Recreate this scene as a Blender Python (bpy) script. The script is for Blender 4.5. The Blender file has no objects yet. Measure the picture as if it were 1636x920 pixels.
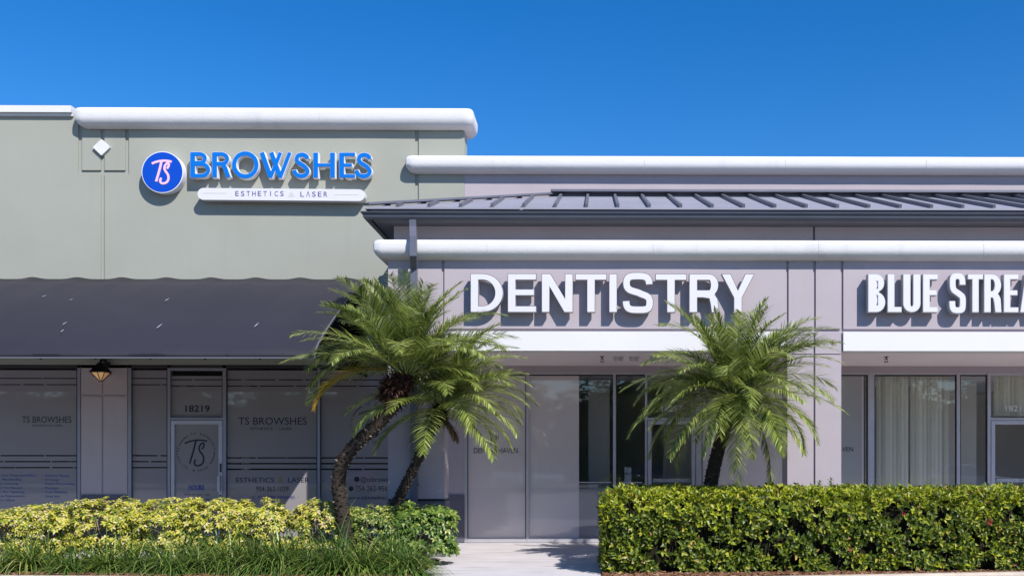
import bpy, math, random
from mathutils import Vector, Matrix, noise
from mathutils.geometry import tessellate_polygon
R = random.Random(7)
C = bpy.context.scene.collection
sc = bpy.context.scene
rad = math.radians
# ------------------------------------------------------------------ camera numbers
F, W, H = 1600.0, 1636.0, 920.0
TH = rad(0.5); CX, CY, CZ = 953 + F*math.tan(rad(0.5)), 740.0, 1.44
cT, sT = math.cos(TH), math.sin(TH)
def X(px, Y):
    a = (px-CX)/F
    return Y*(sT + a*cT)/(cT - a*sT)
def Z(py, Y, px=953):
    return CZ - (py-CY)*(X(px, Y)*sT + Y*cT)/F
def P(px, py, Y): return Vector((X(px, Y), Y, Z(py, Y, px)))
DS, DP = 18.2, 15.5        # shopfront plane, front plane of the arcade

# ------------------------------------------------------------------ materials
MATS = {}
def mat(name, col, rough=.6, spec=.5, var=0., vscale=2., bump=0., bscale=60., metal=0., island=None, trans=0., coat=0., stain=None):
    if name in MATS: return MATS[name]
    m = bpy.data.materials.new(name); m.use_nodes = True; nt = m.node_tree; N = nt.nodes; L = nt.links
    b = N['Principled BSDF']; out = N['Material Output']
    b.inputs['Base Color'].default_value = (*col, 1); b.inputs['Roughness'].default_value = rough
    b.inputs['Specular IOR Level'].default_value = spec; b.inputs['Metallic'].default_value = metal
    b.inputs['Coat Weight'].default_value = coat; b.inputs['Coat IOR'].default_value = 1.75
    tc = N.new('ShaderNodeTexCoord'); src = None
    if island:
        g = N.new('ShaderNodeNewGeometry'); r = N.new('ShaderNodeValToRGB'); r.color_ramp.interpolation = 'LINEAR'
        els = r.color_ramp.elements
        while len(els) < len(island): els.new(.5)
        for e, (p, c) in zip(els, island): e.position = p; e.color = (*c, 1)
        L.new(g.outputs['Random Per Island'], r.inputs['Fac']); src = r.outputs['Color']
    if var > 0:
        n = N.new('ShaderNodeTexNoise'); n.inputs['Scale'].default_value = vscale; n.inputs['Detail'].default_value = 6
        L.new(tc.outputs['Object'], n.inputs['Vector'])
        mr = N.new('ShaderNodeMapRange'); mr.inputs['From Min'].default_value = .3; mr.inputs['From Max'].default_value = .7
        mr.inputs['To Min'].default_value = 1-var; mr.inputs['To Max'].default_value = 1+var
        L.new(n.outputs['Fac'], mr.inputs['Value'])
        mx = N.new('ShaderNodeVectorMath'); mx.operation = 'SCALE'
        if src: L.new(src, mx.inputs[0])
        else: mx.inputs[0].default_value = col
        L.new(mr.outputs['Result'], mx.inputs['Scale']); src = mx.outputs['Vector']
    if stain:   # (colour, scale vector, threshold, amount): weather streaks and spots with a shape of their own
        sc_, svec, th, amt = stain
        mp = N.new('ShaderNodeMapping'); mp.inputs['Scale'].default_value = svec; L.new(tc.outputs['Object'], mp.inputs['Vector'])
        n = N.new('ShaderNodeTexNoise'); n.inputs['Scale'].default_value = 1; n.inputs['Detail'].default_value = 4; L.new(mp.outputs['Vector'], n.inputs['Vector'])
        mr = N.new('ShaderNodeMapRange'); mr.inputs['From Min'].default_value = th; mr.inputs['From Max'].default_value = th+.12
        mr.inputs['To Max'].default_value = amt; L.new(n.outputs['Fac'], mr.inputs['Value'])
        mx = N.new('ShaderNodeMix'); mx.data_type = 'RGBA'; L.new(mr.outputs['Result'], mx.inputs['Factor'])
        if src: L.new(src, mx.inputs['A'])
        else: mx.inputs['A'].default_value = (*col, 1)
        mx.inputs['B'].default_value = (*sc_, 1); src = mx.outputs['Result']
    if src: L.new(src, b.inputs['Base Color'])
    if bump > 0:
        n = N.new('ShaderNodeTexNoise'); n.inputs['Scale'].default_value = bscale; n.inputs['Detail'].default_value = 5
        L.new(tc.outputs['Object'], n.inputs['Vector'])
        bp = N.new('ShaderNodeBump'); bp.inputs['Strength'].default_value = bump; bp.inputs['Distance'].default_value = .01
        L.new(n.outputs['Fac'], bp.inputs['Height']); L.new(bp.outputs['Normal'], b.inputs['Normal'])
    if trans > 0:
        t = N.new('ShaderNodeBsdfTranslucent'); ms = N.new('ShaderNodeMixShader'); ms.inputs['Fac'].default_value = trans
        if src: L.new(src, t.inputs['Color'])
        else: t.inputs['Color'].default_value = (*col, 1)
        L.new(b.outputs[0], ms.inputs[1]); L.new(t.outputs[0], ms.inputs[2]); L.new(ms.outputs[0], out.inputs['Surface'])
    MATS[name] = m; return m
def glass_mat():
    m = bpy.data.materials.new('window_glass'); m.use_nodes = True; N = m.node_tree.nodes; L = m.node_tree.links
    N.remove(N['Principled BSDF'])
    fr = N.new('ShaderNodeFresnel'); gm = N.new('ShaderNodeNewGeometry'); mi_ = N.new('ShaderNodeMapRange'); mi_.inputs['To Min'].default_value = 1.6; mi_.inputs['To Max'].default_value = 1/1.6
    L.new(gm.outputs['Backfacing'], mi_.inputs['Value']); L.new(mi_.outputs['Result'], fr.inputs['IOR'])
    t = N.new('ShaderNodeBsdfTransparent'); t.inputs['Color'].default_value = (.99, .995, .99, 1)
    g = N.new('ShaderNodeBsdfGlossy'); g.inputs['Roughness'].default_value = 0.0
    tc = N.new('ShaderNodeTexCoord'); n = N.new('ShaderNodeTexNoise'); n.inputs['Scale'].default_value = 1.1; n.inputs['Detail'].default_value = 0
    bp = N.new('ShaderNodeBump'); bp.inputs['Strength'].default_value = .12; bp.inputs['Distance'].default_value = .01
    L.new(tc.outputs['Object'], n.inputs['Vector']); L.new(n.outputs['Fac'], bp.inputs['Height']); L.new(bp.outputs['Normal'], g.inputs['Normal'])
    ms = N.new('ShaderNodeMixShader'); L.new(fr.outputs[0], ms.inputs['Fac']); L.new(t.outputs[0], ms.inputs[1]); L.new(g.outputs[0], ms.inputs[2])
    L.new(ms.outputs[0], N['Material Output'].inputs['Surface']); return m
GLASS = glass_mat()
M_green = mat('sage_stucco', (.335, .338, .288), .9, .2, var=.035, vscale=.9, bump=.35, bscale=90, stain=((.29, .285, .25), (3.2, 3.2, .22), .60, .22))
M_lav = mat('lavender_grey_stucco', (.418, .366, .392), .9, .2, var=.035, vscale=1.1, bump=.4, bscale=90, stain=((.40, .35, .37), (3.5, 3.5, .25), .60, .22))
M_white = mat('white_foam_trim', (.67, .655, .65), .8, .3, var=.02, vscale=3, bump=.28, bscale=28, stain=((.50, .49, .49), (2.5, 2.5, .5), .60, .35))
M_band = mat('white_fascia_paint', (.69, .67, .68), .7, .3, var=.015, vscale=1.5, bump=.15, bscale=80)
M_base = mat('charcoal_base_paint', (.115, .11, .14), .8, .3, var=.12, vscale=4, bump=.3, bscale=90)
M_wshade = mat('warm_grey_stucco', (.46, .41, .41), .9, .2, var=.05, vscale=2, bump=.35, bscale=90)
M_soffit = mat('soffit_paint', (.80, .71, .71), .9, .2, var=.03, vscale=1)
M_roof = mat('grey_standing_seam_metal', (.15, .15, .18), .42, .5, var=.07, vscale=1.3, metal=.25, stain=((.25, .25, .28), (1.5, 3, 3), .6, .4))
M_pan = mat('pale_roof_pan_metal', (.285, .28, .32), .55, .4, var=.06, vscale=1.3, stain=((.26, .26, .30), (1.2, 4, 3), .58, .5))
M_gut = mat('dark_gutter_metal', (.075, .08, .105), .4, .5, var=.08, vscale=2, metal=.2)
M_awn = mat('black_awning_vinyl', (.025, .0225, .032), .62, .4, var=.12, vscale=.7, bump=.12, bscale=40)
M_awnend = mat('near_black_awning_end', (.002, .002, .004), .9, .0)  # end panel far darker than the awning fabric, without specular
M_pipe = mat('grey_awning_piping', (.12, .12, .14), .5)
M_scuff = mat('bird_dropping', (.45, .45, .5), .8)
M_alu = mat('aluminium_frame', (.30, .30, .33), .4, .5, metal=.3, var=.05, vscale=5)
M_alul = mat('pale_aluminium_frame', (.46, .45, .48), .4, .5, metal=.3, var=.05, vscale=5)
M_gask = mat('black_gasket', (.01, .01, .012), .6)
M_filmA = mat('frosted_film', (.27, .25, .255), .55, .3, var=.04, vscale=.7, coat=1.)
M_filmB = mat('pale_frosted_film', (.60, .545, .535), .5, .4, var=.03, vscale=.5, coat=1.)
M_filmC = mat('frosted_film_ground_tone', (.57, .51, .515), .5, .4, var=.03, vscale=.5, coat=1.)  # mirrored ground is put into this slightly darker film colour
M_navy = mat('navy_vinyl_lettering', (.008, .012, .035), .5)
M_bluet = mat('blue_vinyl_lettering', (.02, .07, .26), .5)
M_gold = mat('gold_vinyl_lettering', (.25, .2, .07), .5)
M_black = mat('black_vinyl_lettering', (.012, .012, .015), .5)
M_wtext = mat('white_vinyl_lettering', (.65, .65, .68), .5)
M_conc = mat('concrete_walk', (.58, .54, .545), .9, .2, var=.06, vscale=1.6, bump=.4, bscale=120, stain=((.40, .37, .36), (1.1, 5, 1), .54, .55))
M_kerb = mat('kerb_concrete', (.52, .44, .36), .9, .2, var=.12, vscale=6, bump=.5, bscale=80)
M_asph = mat('asphalt_paled_for_bounce', (.30, .28, .265), .9, .2, var=.12, vscale=3, bump=.6, bscale=150)  # made paler than plain asphalt to bounce light into the shaded arcade
M_line = mat('white_lot_paint', (.75, .75, .74), .8)
M_mulch = mat('mulch', (.11, .06, .035), .95, .1, var=.5, vscale=30, bump=1, bscale=60)
M_chip = mat('mulch_chips', (.2, .1, .05), .9, .1, island=[(0, (.07, .035, .02)), (.6, (.22, .10, .05)), (1, (.34, .22, .14))])
M_inw = mat('interior_wall', (.72, .70, .66), .9, .2)
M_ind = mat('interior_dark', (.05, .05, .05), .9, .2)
M_ceil = mat('ceiling_tile', (.72, .72, .72), .9, .2)
M_stand = mat('white_laminate', (.8, .8, .82), .5)
M_curt = mat('cream_blinds', (.80, .80, .70), .8, .2, trans=.25)
M_blk = mat('black_metal', (.012, .012, .013), .45)
M_amber = mat('amber_glass', (.85, .5, .2), .35, .5); M_amber.node_tree.nodes['Principled BSDF'].inputs['Emission Color'].default_value = (1, .55, .22, 1); M_amber.node_tree.nodes['Principled BSDF'].inputs['Emission Strength'].default_value = .12  # weak emission stands in for light caught by the translucent glass
M_facew = mat('white_acrylic', (.66, .64, .66), .5, .3)
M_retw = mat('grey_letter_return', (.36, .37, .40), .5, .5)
M_trimk = mat('dark_trim_cap', (.06, .05, .07), .5)
M_faceb = mat('blue_acrylic', (.001, .15, .56), .5, .15)
M_faced = mat('deep_blue_acrylic', (.003, .065, .46), .5, .15)
M_retp = mat('white_letter_return', (.76, .76, .80), .5, .5)
M_pink = mat('pink_lettering', (.88, .50, .60), .5)

# ------------------------------------------------------------------ mesh helpers
class MB:
    def __init__(s): s.v = []; s.f = []; s.m = []; s.k = 0
    def add(s, vs, fs, mi=None):
        o = len(s.v); s.v += [tuple(v) for v in vs]; s.f += [tuple(i+o for i in f) for f in fs]
        s.m += [s.k if mi is None else mi]*len(fs); return s
    def box(s, x0, x1, y0, y1, z0, z1, mi=None):
        v = [(x, y, z) for x in (x0, x1) for y in (y0, y1) for z in (z0, z1)]
        return s.add(v, [(0, 1, 3, 2), (4, 6, 7, 5), (0, 4, 5, 1), (2, 3, 7, 6), (0, 2, 6, 4), (1, 5, 7, 3)], mi)
    def pbox(s, px0, py0, px1, py1, Yf, Yb, mi=None):     # the box whose front face covers those photo pixels at distance Yf
        return s.box(X(px0, Yf), X(px1, Yf), Yf, Yb, Z(py1, Yf), Z(py0, Yf), mi)
    def tube(s, pts, rs, n=8, mi=None, caps=True):
        pts = [Vector(p) for p in pts]
        if not isinstance(rs, (list, tuple)): rs = [rs]*len(pts)
        vs = []; u = None
        for i, p in enumerate(pts):
            t = (pts[min(i+1, len(pts)-1)]-pts[max(i-1, 0)]).normalized()
            if u is None: u = t.orthogonal().normalized()
            else: u = (u - t*u.dot(t)).normalized()
            w = t.cross(u)
            for k in range(n):
                a = 2*math.pi*k/n; vs.append(p+(u*math.cos(a)+w*math.sin(a))*rs[i])
        fs = [(i*n+k, i*n+(k+1) % n, (i+1)*n+(k+1) % n, (i+1)*n+k) for i in range(len(pts)-1) for k in range(n)]
        if caps: fs += [tuple(range(n))[::-1], tuple((len(pts)-1)*n+k for k in range(n))]
        return s.add(vs, fs, mi)
    def loft(s, rings, mi=None, caps=True):
        n = len(rings[0]); vs = [p for r in rings for p in r]
        fs = [(i*n+k, i*n+(k+1) % n, (i+1)*n+(k+1) % n, (i+1)*n+k) for i in range(len(rings)-1) for k in range(n)]
        if caps: fs += [tuple(range(n))[::-1], tuple((len(rings)-1)*n+k for k in range(n))]
        return s.add(vs, fs, mi)
    def prism(s, loops, to3, d0, d1, mi=None, side=None):   # loops: [outer, hole, ...] of 2-D points; to3(x, z, d) -> 3-D
        flat = [p for l in loops for p in l]
        tris = tessellate_polygon([[Vector((p[0], p[1], 0)) for p in l] for l in loops])
        n = len(flat)
        s.add([to3(p[0], p[1], d) for d in (d0, d1) for p in flat], [tuple(t) for t in tris]+[tuple(i+n for i in t) for t in tris], mi)
        o = 0; vs = []; fs = []
        for l in loops:
            k = len(l); b = len(vs)
            vs += [to3(p[0], p[1], d) for d in (d0, d1) for p in l]
            fs += [(b+i, b+(i+1) % k, b+k+(i+1) % k, b+k+i) for i in range(k)]
        return s.add(vs, fs, mi if side is None else side)
    def build(s, name, mats, parent=None, smooth=False, loc=None, **tags):
        me = bpy.data.meshes.new(name)
        vs = s.v
        if loc is not None: lx, ly, lz = loc; vs = [(a-lx, b-ly, c-lz) for a, b, c in vs]
        me.from_pydata(vs, [], s.f)
        for m in (mats if isinstance(mats, (list, tuple)) else [mats]): me.materials.append(m)
        me.polygons.foreach_set('material_index', s.m)
        if smooth:
            me.polygons.foreach_set('use_smooth', [True]*len(s.f))
            try: me.set_sharp_from_angle(angle=rad(40))
            except Exception: pass
        me.update()
        o = bpy.data.objects.new(name, me); C.objects.link(o)
        if parent is not None:
            o.parent = parent
            if loc is None:
                q = parent; off = Vector((0, 0, 0))
                while q is not None: off += q.location; q = q.parent
                o.location = -off
        if loc is not None: o.location = loc
        for k, v in tags.items(): o[k] = v
        return o
def thing(name, label, cat, loc=(0, 0, 0), group=None):
    o = bpy.data.objects.new(name, None); C.objects.link(o); o.location = loc; o.empty_display_size = .2
    o['label'] = label; o['category'] = cat
    if group: o['group'] = group
    return o
def arc(cx, cy, r, a0, a1, n=16, ry=None):
    ry = r if ry is None else ry
    return [(cx+r*math.cos(rad(a0+(a1-a0)*i/n)), cy+ry*math.sin(rad(a0+(a1-a0)*i/n))) for i in range(n+1)]
def stroke(pts, w, ext=0.):      # constant-width stroke of a polyline -> closed loop (mitred)
    p = [Vector((a, b)) for a, b in pts]; L_ = []; R_ = []
    for i in range(len(p)):
        if i == 0: d0 = d1 = (p[1]-p[0]).normalized()
        elif i == len(p)-1: d0 = d1 = (p[-1]-p[-2]).normalized()
        else: d0 = (p[i]-p[i-1]).normalized(); d1 = (p[i+1]-p[i]).normalized()
        t = (d0+d1).normalized(); nrm = Vector((-t.y, t.x)); k = w/2/max(.4, nrm.dot(Vector((-d0.y, d0.x))))
        q = p[i].copy()
        if i == 0: q -= d0*ext
        if i == len(p)-1: q += d1*ext
        L_.append(q+nrm*k); R_.append(q-nrm*k)
    return [tuple(a) for a in L_+R_[::-1]]
def bez(p, n=8):                 # chain of cubic segments: p0, c, c, p1, c, c, p2 ...
    out = [p[0]]
    for s in range(0, len(p)-1, 3):
        a, b, c, d = p[s:s+4]
        for i in range(1, n+1):
            t = i/n; u = 1-t
            out.append(tuple(u**3*a[k]+3*u*u*t*b[k]+3*u*t*t*c[k]+t**3*d[k] for k in (0, 1)))
    return out
_tc = {}
def text_mesh(body, size=1., align='CENTER', spacing=1., bold=0.):
    c = bpy.data.curves.new('t', 'FONT'); c.body = body; c.size = size; c.align_x = align; c.space_character = spacing; c.offset = bold
    c.resolution_u = 3
    o = bpy.data.objects.new('t', c); C.objects.link(o); bpy.context.view_layer.update()
    me = bpy.data.meshes.new_from_object(o.evaluated_get(bpy.context.evaluated_depsgraph_get()))
    v = [(a.co.x, a.co.y) for a in me.vertices]; f = [tuple(p.vertices) for p in me.polygons]
    bpy.data.objects.remove(o); bpy.data.curves.remove(c); bpy.data.meshes.remove(me)
    return v, f
def add_text(mb, body, px0, px1, py0, py1, Y, mi=None, bold=0., spacing=1.):   # caps fill those photo pixels on the plane at Y
    v, f = text_mesh(body, 1., 'LEFT', spacing, bold)
    if not v: return
    x0 = min(a for a, b in v); x1 = max(a for a, b in v); cap = .73
    w0, w1, z0, z1 = X(px0, Y), X(px1, Y), Z(py1, Y), Z(py0, Y)
    vs = [(w0+(a-x0)/(x1-x0)*(w1-w0), Y, z0+b/cap*(z1-z0)) for a, b in v]
    n = len(vs); mb.add(vs+[(a, b+.002, c) for a, b, c in vs], f+[tuple(i+n for i in q) for q in f], mi)

# ------------------------------------------------------------------ world and sun
sdir = Vector((.745, -1, 1.14)).normalized()
el = math.asin(sdir.z)
w = bpy.data.worlds.new('World'); sc.world = w; w.use_nodes = True; N = w.node_tree.nodes; L = w.node_tree.links
bg = N['Background']; sky = N.new('ShaderNodeTexSky'); sky.sky_type = 'NISHITA'; sky.sun_disc = False
sky.sun_elevation = el; sky.sun_rotation = math.atan2(sdir.x, sdir.y); sky.altitude = 0; sky.air_density = 1.0; sky.dust_density = 0.25; sky.ozone_density = 5.0
hs = N.new('ShaderNodeHueSaturation'); hs.inputs['Saturation'].default_value = 1.345; hs.inputs['Hue'].default_value = .507
L.new(sky.outputs[0], hs.inputs['Color']); L.new(hs.outputs[0], bg.inputs['Color']); bg.inputs['Strength'].default_value = .108
sl = bpy.data.lights.new('sun', 'SUN'); sl.energy = 4.05; sl.angle = rad(.5); sl.color = (1, .965, .915)
so = bpy.data.objects.new('sun', sl); C.objects.link(so); so.rotation_euler = (-sdir).to_track_quat('-Z', 'Y').to_euler(); so.location = (6, -8, 20)
cam = bpy.data.cameras.new('camera'); co = bpy.data.objects.new('camera', cam); C.objects.link(co); sc.camera = co
cam.sensor_width = 36; cam.lens = F/W*36; cam.clip_end = 3000; co.location = (0, 0, CZ); co.rotation_euler = (rad(90), 0, -TH)
cam.shift_x = (W/2-CX)/W; cam.shift_y = (CY-H/2)/W
sc.view_settings.view_transform = 'Standard'; sc.view_settings.look = 'None'; sc.view_settings.gamma = 1; sc.view_settings.exposure = .55
sc.cycles.max_bounces = 10; sc.cycles.diffuse_bounces = 7; sc.cycles.transparent_max_bounces = 12; sc.cycles.caustics_reflective = False; sc.cycles.caustics_refractive = False

# ------------------------------------------------------------------ ground
g = MB(); g.add([(-600, -600, -.14), (600, -600, -.14), (600, 600, -.14), (-600, 600, -.14)], [(0, 1, 2, 3)])
g.build('parking_lot_ground', M_asph, kind='structure')
XW0, XW1 = -2.3, .06
g = MB()
xs = [-16, -12.5, -10, -7.5, -5, -2.3, .06, 2.5, 5, 7.5, 10, 14]
for a, b in zip(xs, xs[1:]): g.box(a+.004, b-.004, 14.95, 18.35, -.14, 0)
g.box(XW0, XW1, 12.75, 14.942, -.14, 0); g.box(XW0, XW1, 10.6, 12.742, -.14, -.004)
g.box(-16, 14, 14.96, 18.34, -.14, -.008)
g.build('walkway', M_conc, kind='structure')
# beds (mulch) with kerbs
def bed(name, edge, back, mname):
    b = MB(); e = list(edge)
    n = len(e); vs = [(x, y+.16, .015) for x, y in e]+[(x, back, .015) for x, y in e]
    b.add(vs, [(i, i+1, n+i+1, n+i) for i in range(n-1)]); b.build(name, M_mulch, kind='structure')
    k = MB()
    rings = []
    for x, y in e: rings.append([(x, y, -.14), (x, y+.02, .01), (x, y+.05, .035), (x, y+.16, .035), (x, y+.17, -.1)])
    k.loft(rings); k.build('kerb', M_kerb, kind='structure', smooth=False)
ledge = [(-14, 12.75), (-9.5, 12.68), (-8, 12.6), (-6.5, 12.5), (-5, 12.35), (-3.5, 12.2), (XW0-.02, 12.1)]
redge = [(XW1+.02, 12.15), (1.2, 12.22), (2.6, 12.42), (4, 12.65), (5.5, 12.86), (8, 13.05), (14, 13.3)]
bed('mulch_bed', ledge, 14.94, 'l'); bed('mulch_bed', redge, 14.94, 'r')
c = MB()
for i in range(9000):
    left = R.random() < .6
    x = R.uniform(-9, XW0) if left else R.uniform(.08, 7)
    y = (12.4 if left else 12.42)+abs(R.gauss(0, .4)) + (max(0, -x-3)*.09 if left else max(0, x-1)*.13)
    if y > 14.9: continue
    a = R.uniform(0, 6.28); l = R.uniform(.015, .05); t = R.uniform(.004, .012); z = .02+R.uniform(0, .02); tl = R.uniform(-.4, .4)
    dx, dy = math.cos(a)*l, math.sin(a)*l; nx, ny = -math.sin(a)*t, math.cos(a)*t
    c.add([(x-dx+nx, y-dy+ny, z), (x-dx-nx, y-dy-ny, z), (x+dx-nx, y+dy-ny, z+l*tl), (x+dx+nx, y+dy+ny, z+l*tl), (x, y, z+.012)], [(0, 1, 4), (1, 2, 4), (2, 3, 4), (3, 0, 4)])
c.build('mulch_chips', M_chip, kind='stuff', label='reddish brown bark mulch chips scattered over the planting beds', category='mulch')

# ------------------------------------------------------------------ cornice sweep
def cornice(xL, xR, ywall, zc, h, proj, left_ret=None, right_ret=None, rc=.12):
    m = MB(); prof = []
    prof = [(d*proj, z*h) for d, z in [(0, -.5), (.25, -.475), (.5, -.43), (.7, -.36), (.84, -.27), (.94, -.16), (.99, -.05), (1, .08), (1, .22), (.985, .33), (.93, .42), (.82, .48), (.62, .5), (0, .5)]]
    path = []
    def turn(px, py, a0, a1):
        for i in range(7):
            a = rad(a0+(a1-a0)*i/6); q = 1/(abs(math.cos(a))**5+abs(math.sin(a))**5)**.2; path.append((px, py, math.cos(a)*q, math.sin(a)*q))
    if left_ret is not None:
        path.append((xL, left_ret, -1, 0)); turn(xL, ywall, 180, 270)
    n = max(2, int((xR-xL)/.25))
    for i in range(1, n):
        x = xL+(xR-xL)*i/n; path.append((x, ywall, 0, -1))
        if i % 10 == 6: path += [(x+.02, ywall, 0, -1), (x+.024, ywall, 0, -.965), (x+.028, ywall, 0, -1)]
    if left_ret is None: path.insert(0, (xL, ywall, 0, -1))
    if right_ret is not None:
        turn(xR, ywall, 270, 360); path.append((xR, right_ret, 1, 0))
    else: path.append((xR, ywall, 0, -1))
    rings = []
    for (x, y, nx, ny) in path:
        k = 1+.03*noise.noise(Vector((x*1.1, y, zc)))
        rings.append([(x+nx*d*k, y+ny*d*k, zc+z) for d, z in prof])
    m.loft(rings, caps=True)
    return m

# ================================================================== GREEN SHOP
gb = thing('shop_building', 'sage green stucco shop building with dark awning and rounded white cornice', 'building', (-7, 18.2, 0))
m = MB()
TW = DS+.03       # groove floor; panels stand 3 cm proud at DS
zt = Z(186, DS); xR = X(742, DS)
m.box(-16, xR-.004, TW, 18.6, Z(583, DS), zt-.004)
for r in [(-420, 186, 125, 470), (125, 280, 161, 470), (131, 186, 161, 274), (167, 186, 200, 274), (167, 280, 206, 470), (206, 186, 663, 470), (669, 186, 742, 583), (206, 470, 663, 583), (-420, 470, 206, 583)]:
    m.pbox(*r, DS, TW)
m.build('wall', M_green, gb)
m = MB(); m.box(-16, xR, 18.6, 27, 6.9, 7.1); m.box(xR-.2, xR, 18.6, 27, 0, 6.9); m.box(-16.2, -16, 18.2, 27, 0, 6.9); m.box(-16, xR, 27, 27.2, 0, 6.9)
m.build('roof', M_green, gb)
g0z, g1z = Z(172.5, 17.97), Z(205.5, 18.05); c_ = cornice(X(116, 17.97)+.2, X(755.5, 17.97)-.2, DS-.03, (g0z+g1z)/2, g0z-g1z, .2, DS+.3, DS+.5)
c_.box(X(116, 17.97)+.21, X(755.5, 17.97)-.21, DS-.03, 18.6, g1z+.03, g0z-.012)
c_.build('cornice', M_white, gb, smooth=True, label='thick rounded white cornice with turned ends')
m = MB(); m.box(-16, X(118, DS), DS-.10, 18.6, Z(185, DS), Z(174.5, DS)); m.box(-16, X(118, DS), DS-.05, 18.6, Z(189.5, DS), Z(185, DS)-.003)
m.build('coping', M_white, gb, label='thin flat stepped white coping at the left')
m = MB(); dcx, dcz = X(164, DS), Z(239, DS); q = .155
m.prism([[(dcx-q, dcz), (dcx, dcz-q*.95), (dcx+q, dcz), (dcx, dcz+q*.95)]], lambda x, z, d: (x, d, z), DS-.05, DS+.01)
m.build('diamond_ornament', M_white, gb)
# wall piers between the shopfronts (ground floor)
m = MB()
zb = Z(788, DS)
m.box(X(128, DS), X(205, DS), DS+.02, 18.5, 0, Z(583, DS)-.003)
for (a, b, c0, d) in [(130, 583, 162.5, 630), (165.5, 583, 203, 630), (130, 633, 162.5, 787), (165.5, 633, 203, 787)]: m.pbox(a, b, c0, d, DS, DS+.02)
m.build('pier', M_wshade, gb, label='shaded grey stucco pier with cross-shaped joints')
m = MB(); m.pbox(130, 790, 162.5, 866, DS-.012, DS+.02); m.pbox(162.5, 790, 203, 866, DS-.012, DS+.02)
m.build('pier_base', M_base, gb)
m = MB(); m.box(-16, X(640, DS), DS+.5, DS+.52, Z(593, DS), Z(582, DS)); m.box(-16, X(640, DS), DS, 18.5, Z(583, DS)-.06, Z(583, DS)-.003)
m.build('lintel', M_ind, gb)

def frame_piece(m, x0, y0, x1, y1, Yf=DS+.0, Yb=DS+.11): m.pbox(x0, y0, x1, y1, Yf, Yb)
GY = DS+.055           # glass plane
def pane(mb, x0, y0, x1, y1, Y=GY): mb.pbox(x0, y0, x1, y1, Y, Y+.006)
def clear_stripe_film(mb, x0, y0, x1, y1, stripes, Y=GY-.003, seg=(18, 70)):
    """film sheet with clear horizontal stripes broken into dashes"""
    y = y0
    for (sy, h, openness) in stripes:
        mb.pbox(x0, y, x1, sy, Y, Y+.002); x = x0
        if openness < 1:
            while x < x1:
                a = R.uniform(*seg)*openness*1.6; b = R.uniform(2, 14)*(1.25-openness)
                x += a
                if x >= x1: break
                mb.pbox(x, sy, min(x1, x+b), sy+h, Y, Y+.002); x += b
        y = sy+h
    mb.pbox(x0, y, x1, y1, Y, Y+.002)
def window(parent, x0, y0, x1, y1, film=None, fmat=None, frame=M_alu, fw=4.5, bottom=True, sides=(True, True), label=None, stripes=None, fx=None):
    f = MB()
    if sides[0]: frame_piece(f, x0, y0, x0+fw, y1)
    if sides[1]: frame_piece(f, x1-fw, y0, x1, y1)
    a, b = x0+(fw if sides[0] else 0), x1-(fw if sides[1] else 0)
    frame_piece(f, a, y0, b, y0+3, DS+.012); 
    if bottom: frame_piece(f, a, y1-6, b, y1, DS-.01)
    o = f.build('window', [frame], parent)
    if label: o['label'] = label
    k = MB()
    for (p, q_, r, s) in ((a, y0+3, a+1.3, y1-6), (b-1.3, y0+3, b, y1-6), (a+1.3, y0+3, b-1.3, y0+5)): k.pbox(p, q_, r, s, DS+.03, DS+.10)
    k.build('gasket', M_gask, o)
    g_ = MB(); pane(g_, a+.05, y0+3.05, b-.05, y1-6.05 if bottom else y1); g_.build('pane', GLASS, o)
    if film or stripes:
        fm = MB(); fa, fb = fx if fx else (a, b)
        if stripes: clear_stripe_film(fm, fa, y0+9, fb, y1-6, stripes)
        else: fm.pbox(fa, film[0], fb, film[1], GY-.003, GY-.001)
        fm.build('frosted_film', fmat or M_filmA, o)
    return o
TL = GY-.0058           # lettering sits on the outer face of the glass
ST = [(604, 1.6, .9), (614, 1.6, .9), (726.5, 2, .8), (736, 2, .85), (745.5, 2, .8)]
ST2 = [(606, 1.6, .8), (616, 1.6, .85), (730, 2, .85), (739, 2.3, 1), (748, 2.3, .97)]
def letters(parent, items, name='lettering', mt=None, label=None):
    m = MB()
    for it in items:
        add_text(m, *it)
        # every word is a part of its own
        nv = len(m.v); par = list(range(nv))
        def fd(i):
            while par[i] != i: par[i] = par[par[i]]; i = par[i]
            return i
        for q in m.f:
            for k in q[1:]: par[fd(k)] = fd(q[0])
        comp = {}
        for i in range(nv): comp.setdefault(fd(i), []).append(m.v[i][0])
        iv = sorted((min(c), max(c), k) for k, c in comp.items()); hgt = X(it[1]+(it[4]-it[3]), it[5])-X(it[1], it[5])
        cl = []; hi = -1e9
        for a, b, k in iv:
            if a-hi > hgt*.36: cl.append([])
            cl[-1].append(k); hi = max(hi, b)
        for ks in cl:
            ks = set(ks); mp = {}; w_ = MB(); vs = []; fs = []
            for q in m.f:
                if fd(q[0]) in ks:
                    for k in q:
                        if k not in mp: mp[k] = len(vs); vs.append(m.v[k])
                    fs.append(tuple(mp[k] for k in q))
            w_.add(vs, fs); o = w_.build(name, mt or M_navy, parent)
        m = MB()
    return o
wA = window(gb, -70, 583, 128, 862, True, label='frosted shopfront window left of the grey pier', stripes=ST)
letters(wA, [('TS BROWSHES', 35, 114, 664.5, 675, TL), ('ESTHETICS & LASER', 52, 100, 678, 681, TL)])
colL = ['Fine Lines Treatments/Fillers', 'Microneedling', 'Body Contouring', 'Laser Hair Removal', 'Laser Skin Tightening', 'Facial Rejuvenation', 'Micro Fillers']
wl = [58, 34, 29, 35, 39, 39, 23]
it = []
for i, (t, x1) in enumerate(zip(colL, wl)): it.append((t, x1-(len(t)*2.35), x1, 756.5+i*6.55, 760.5+i*6.55, TL))
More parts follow.
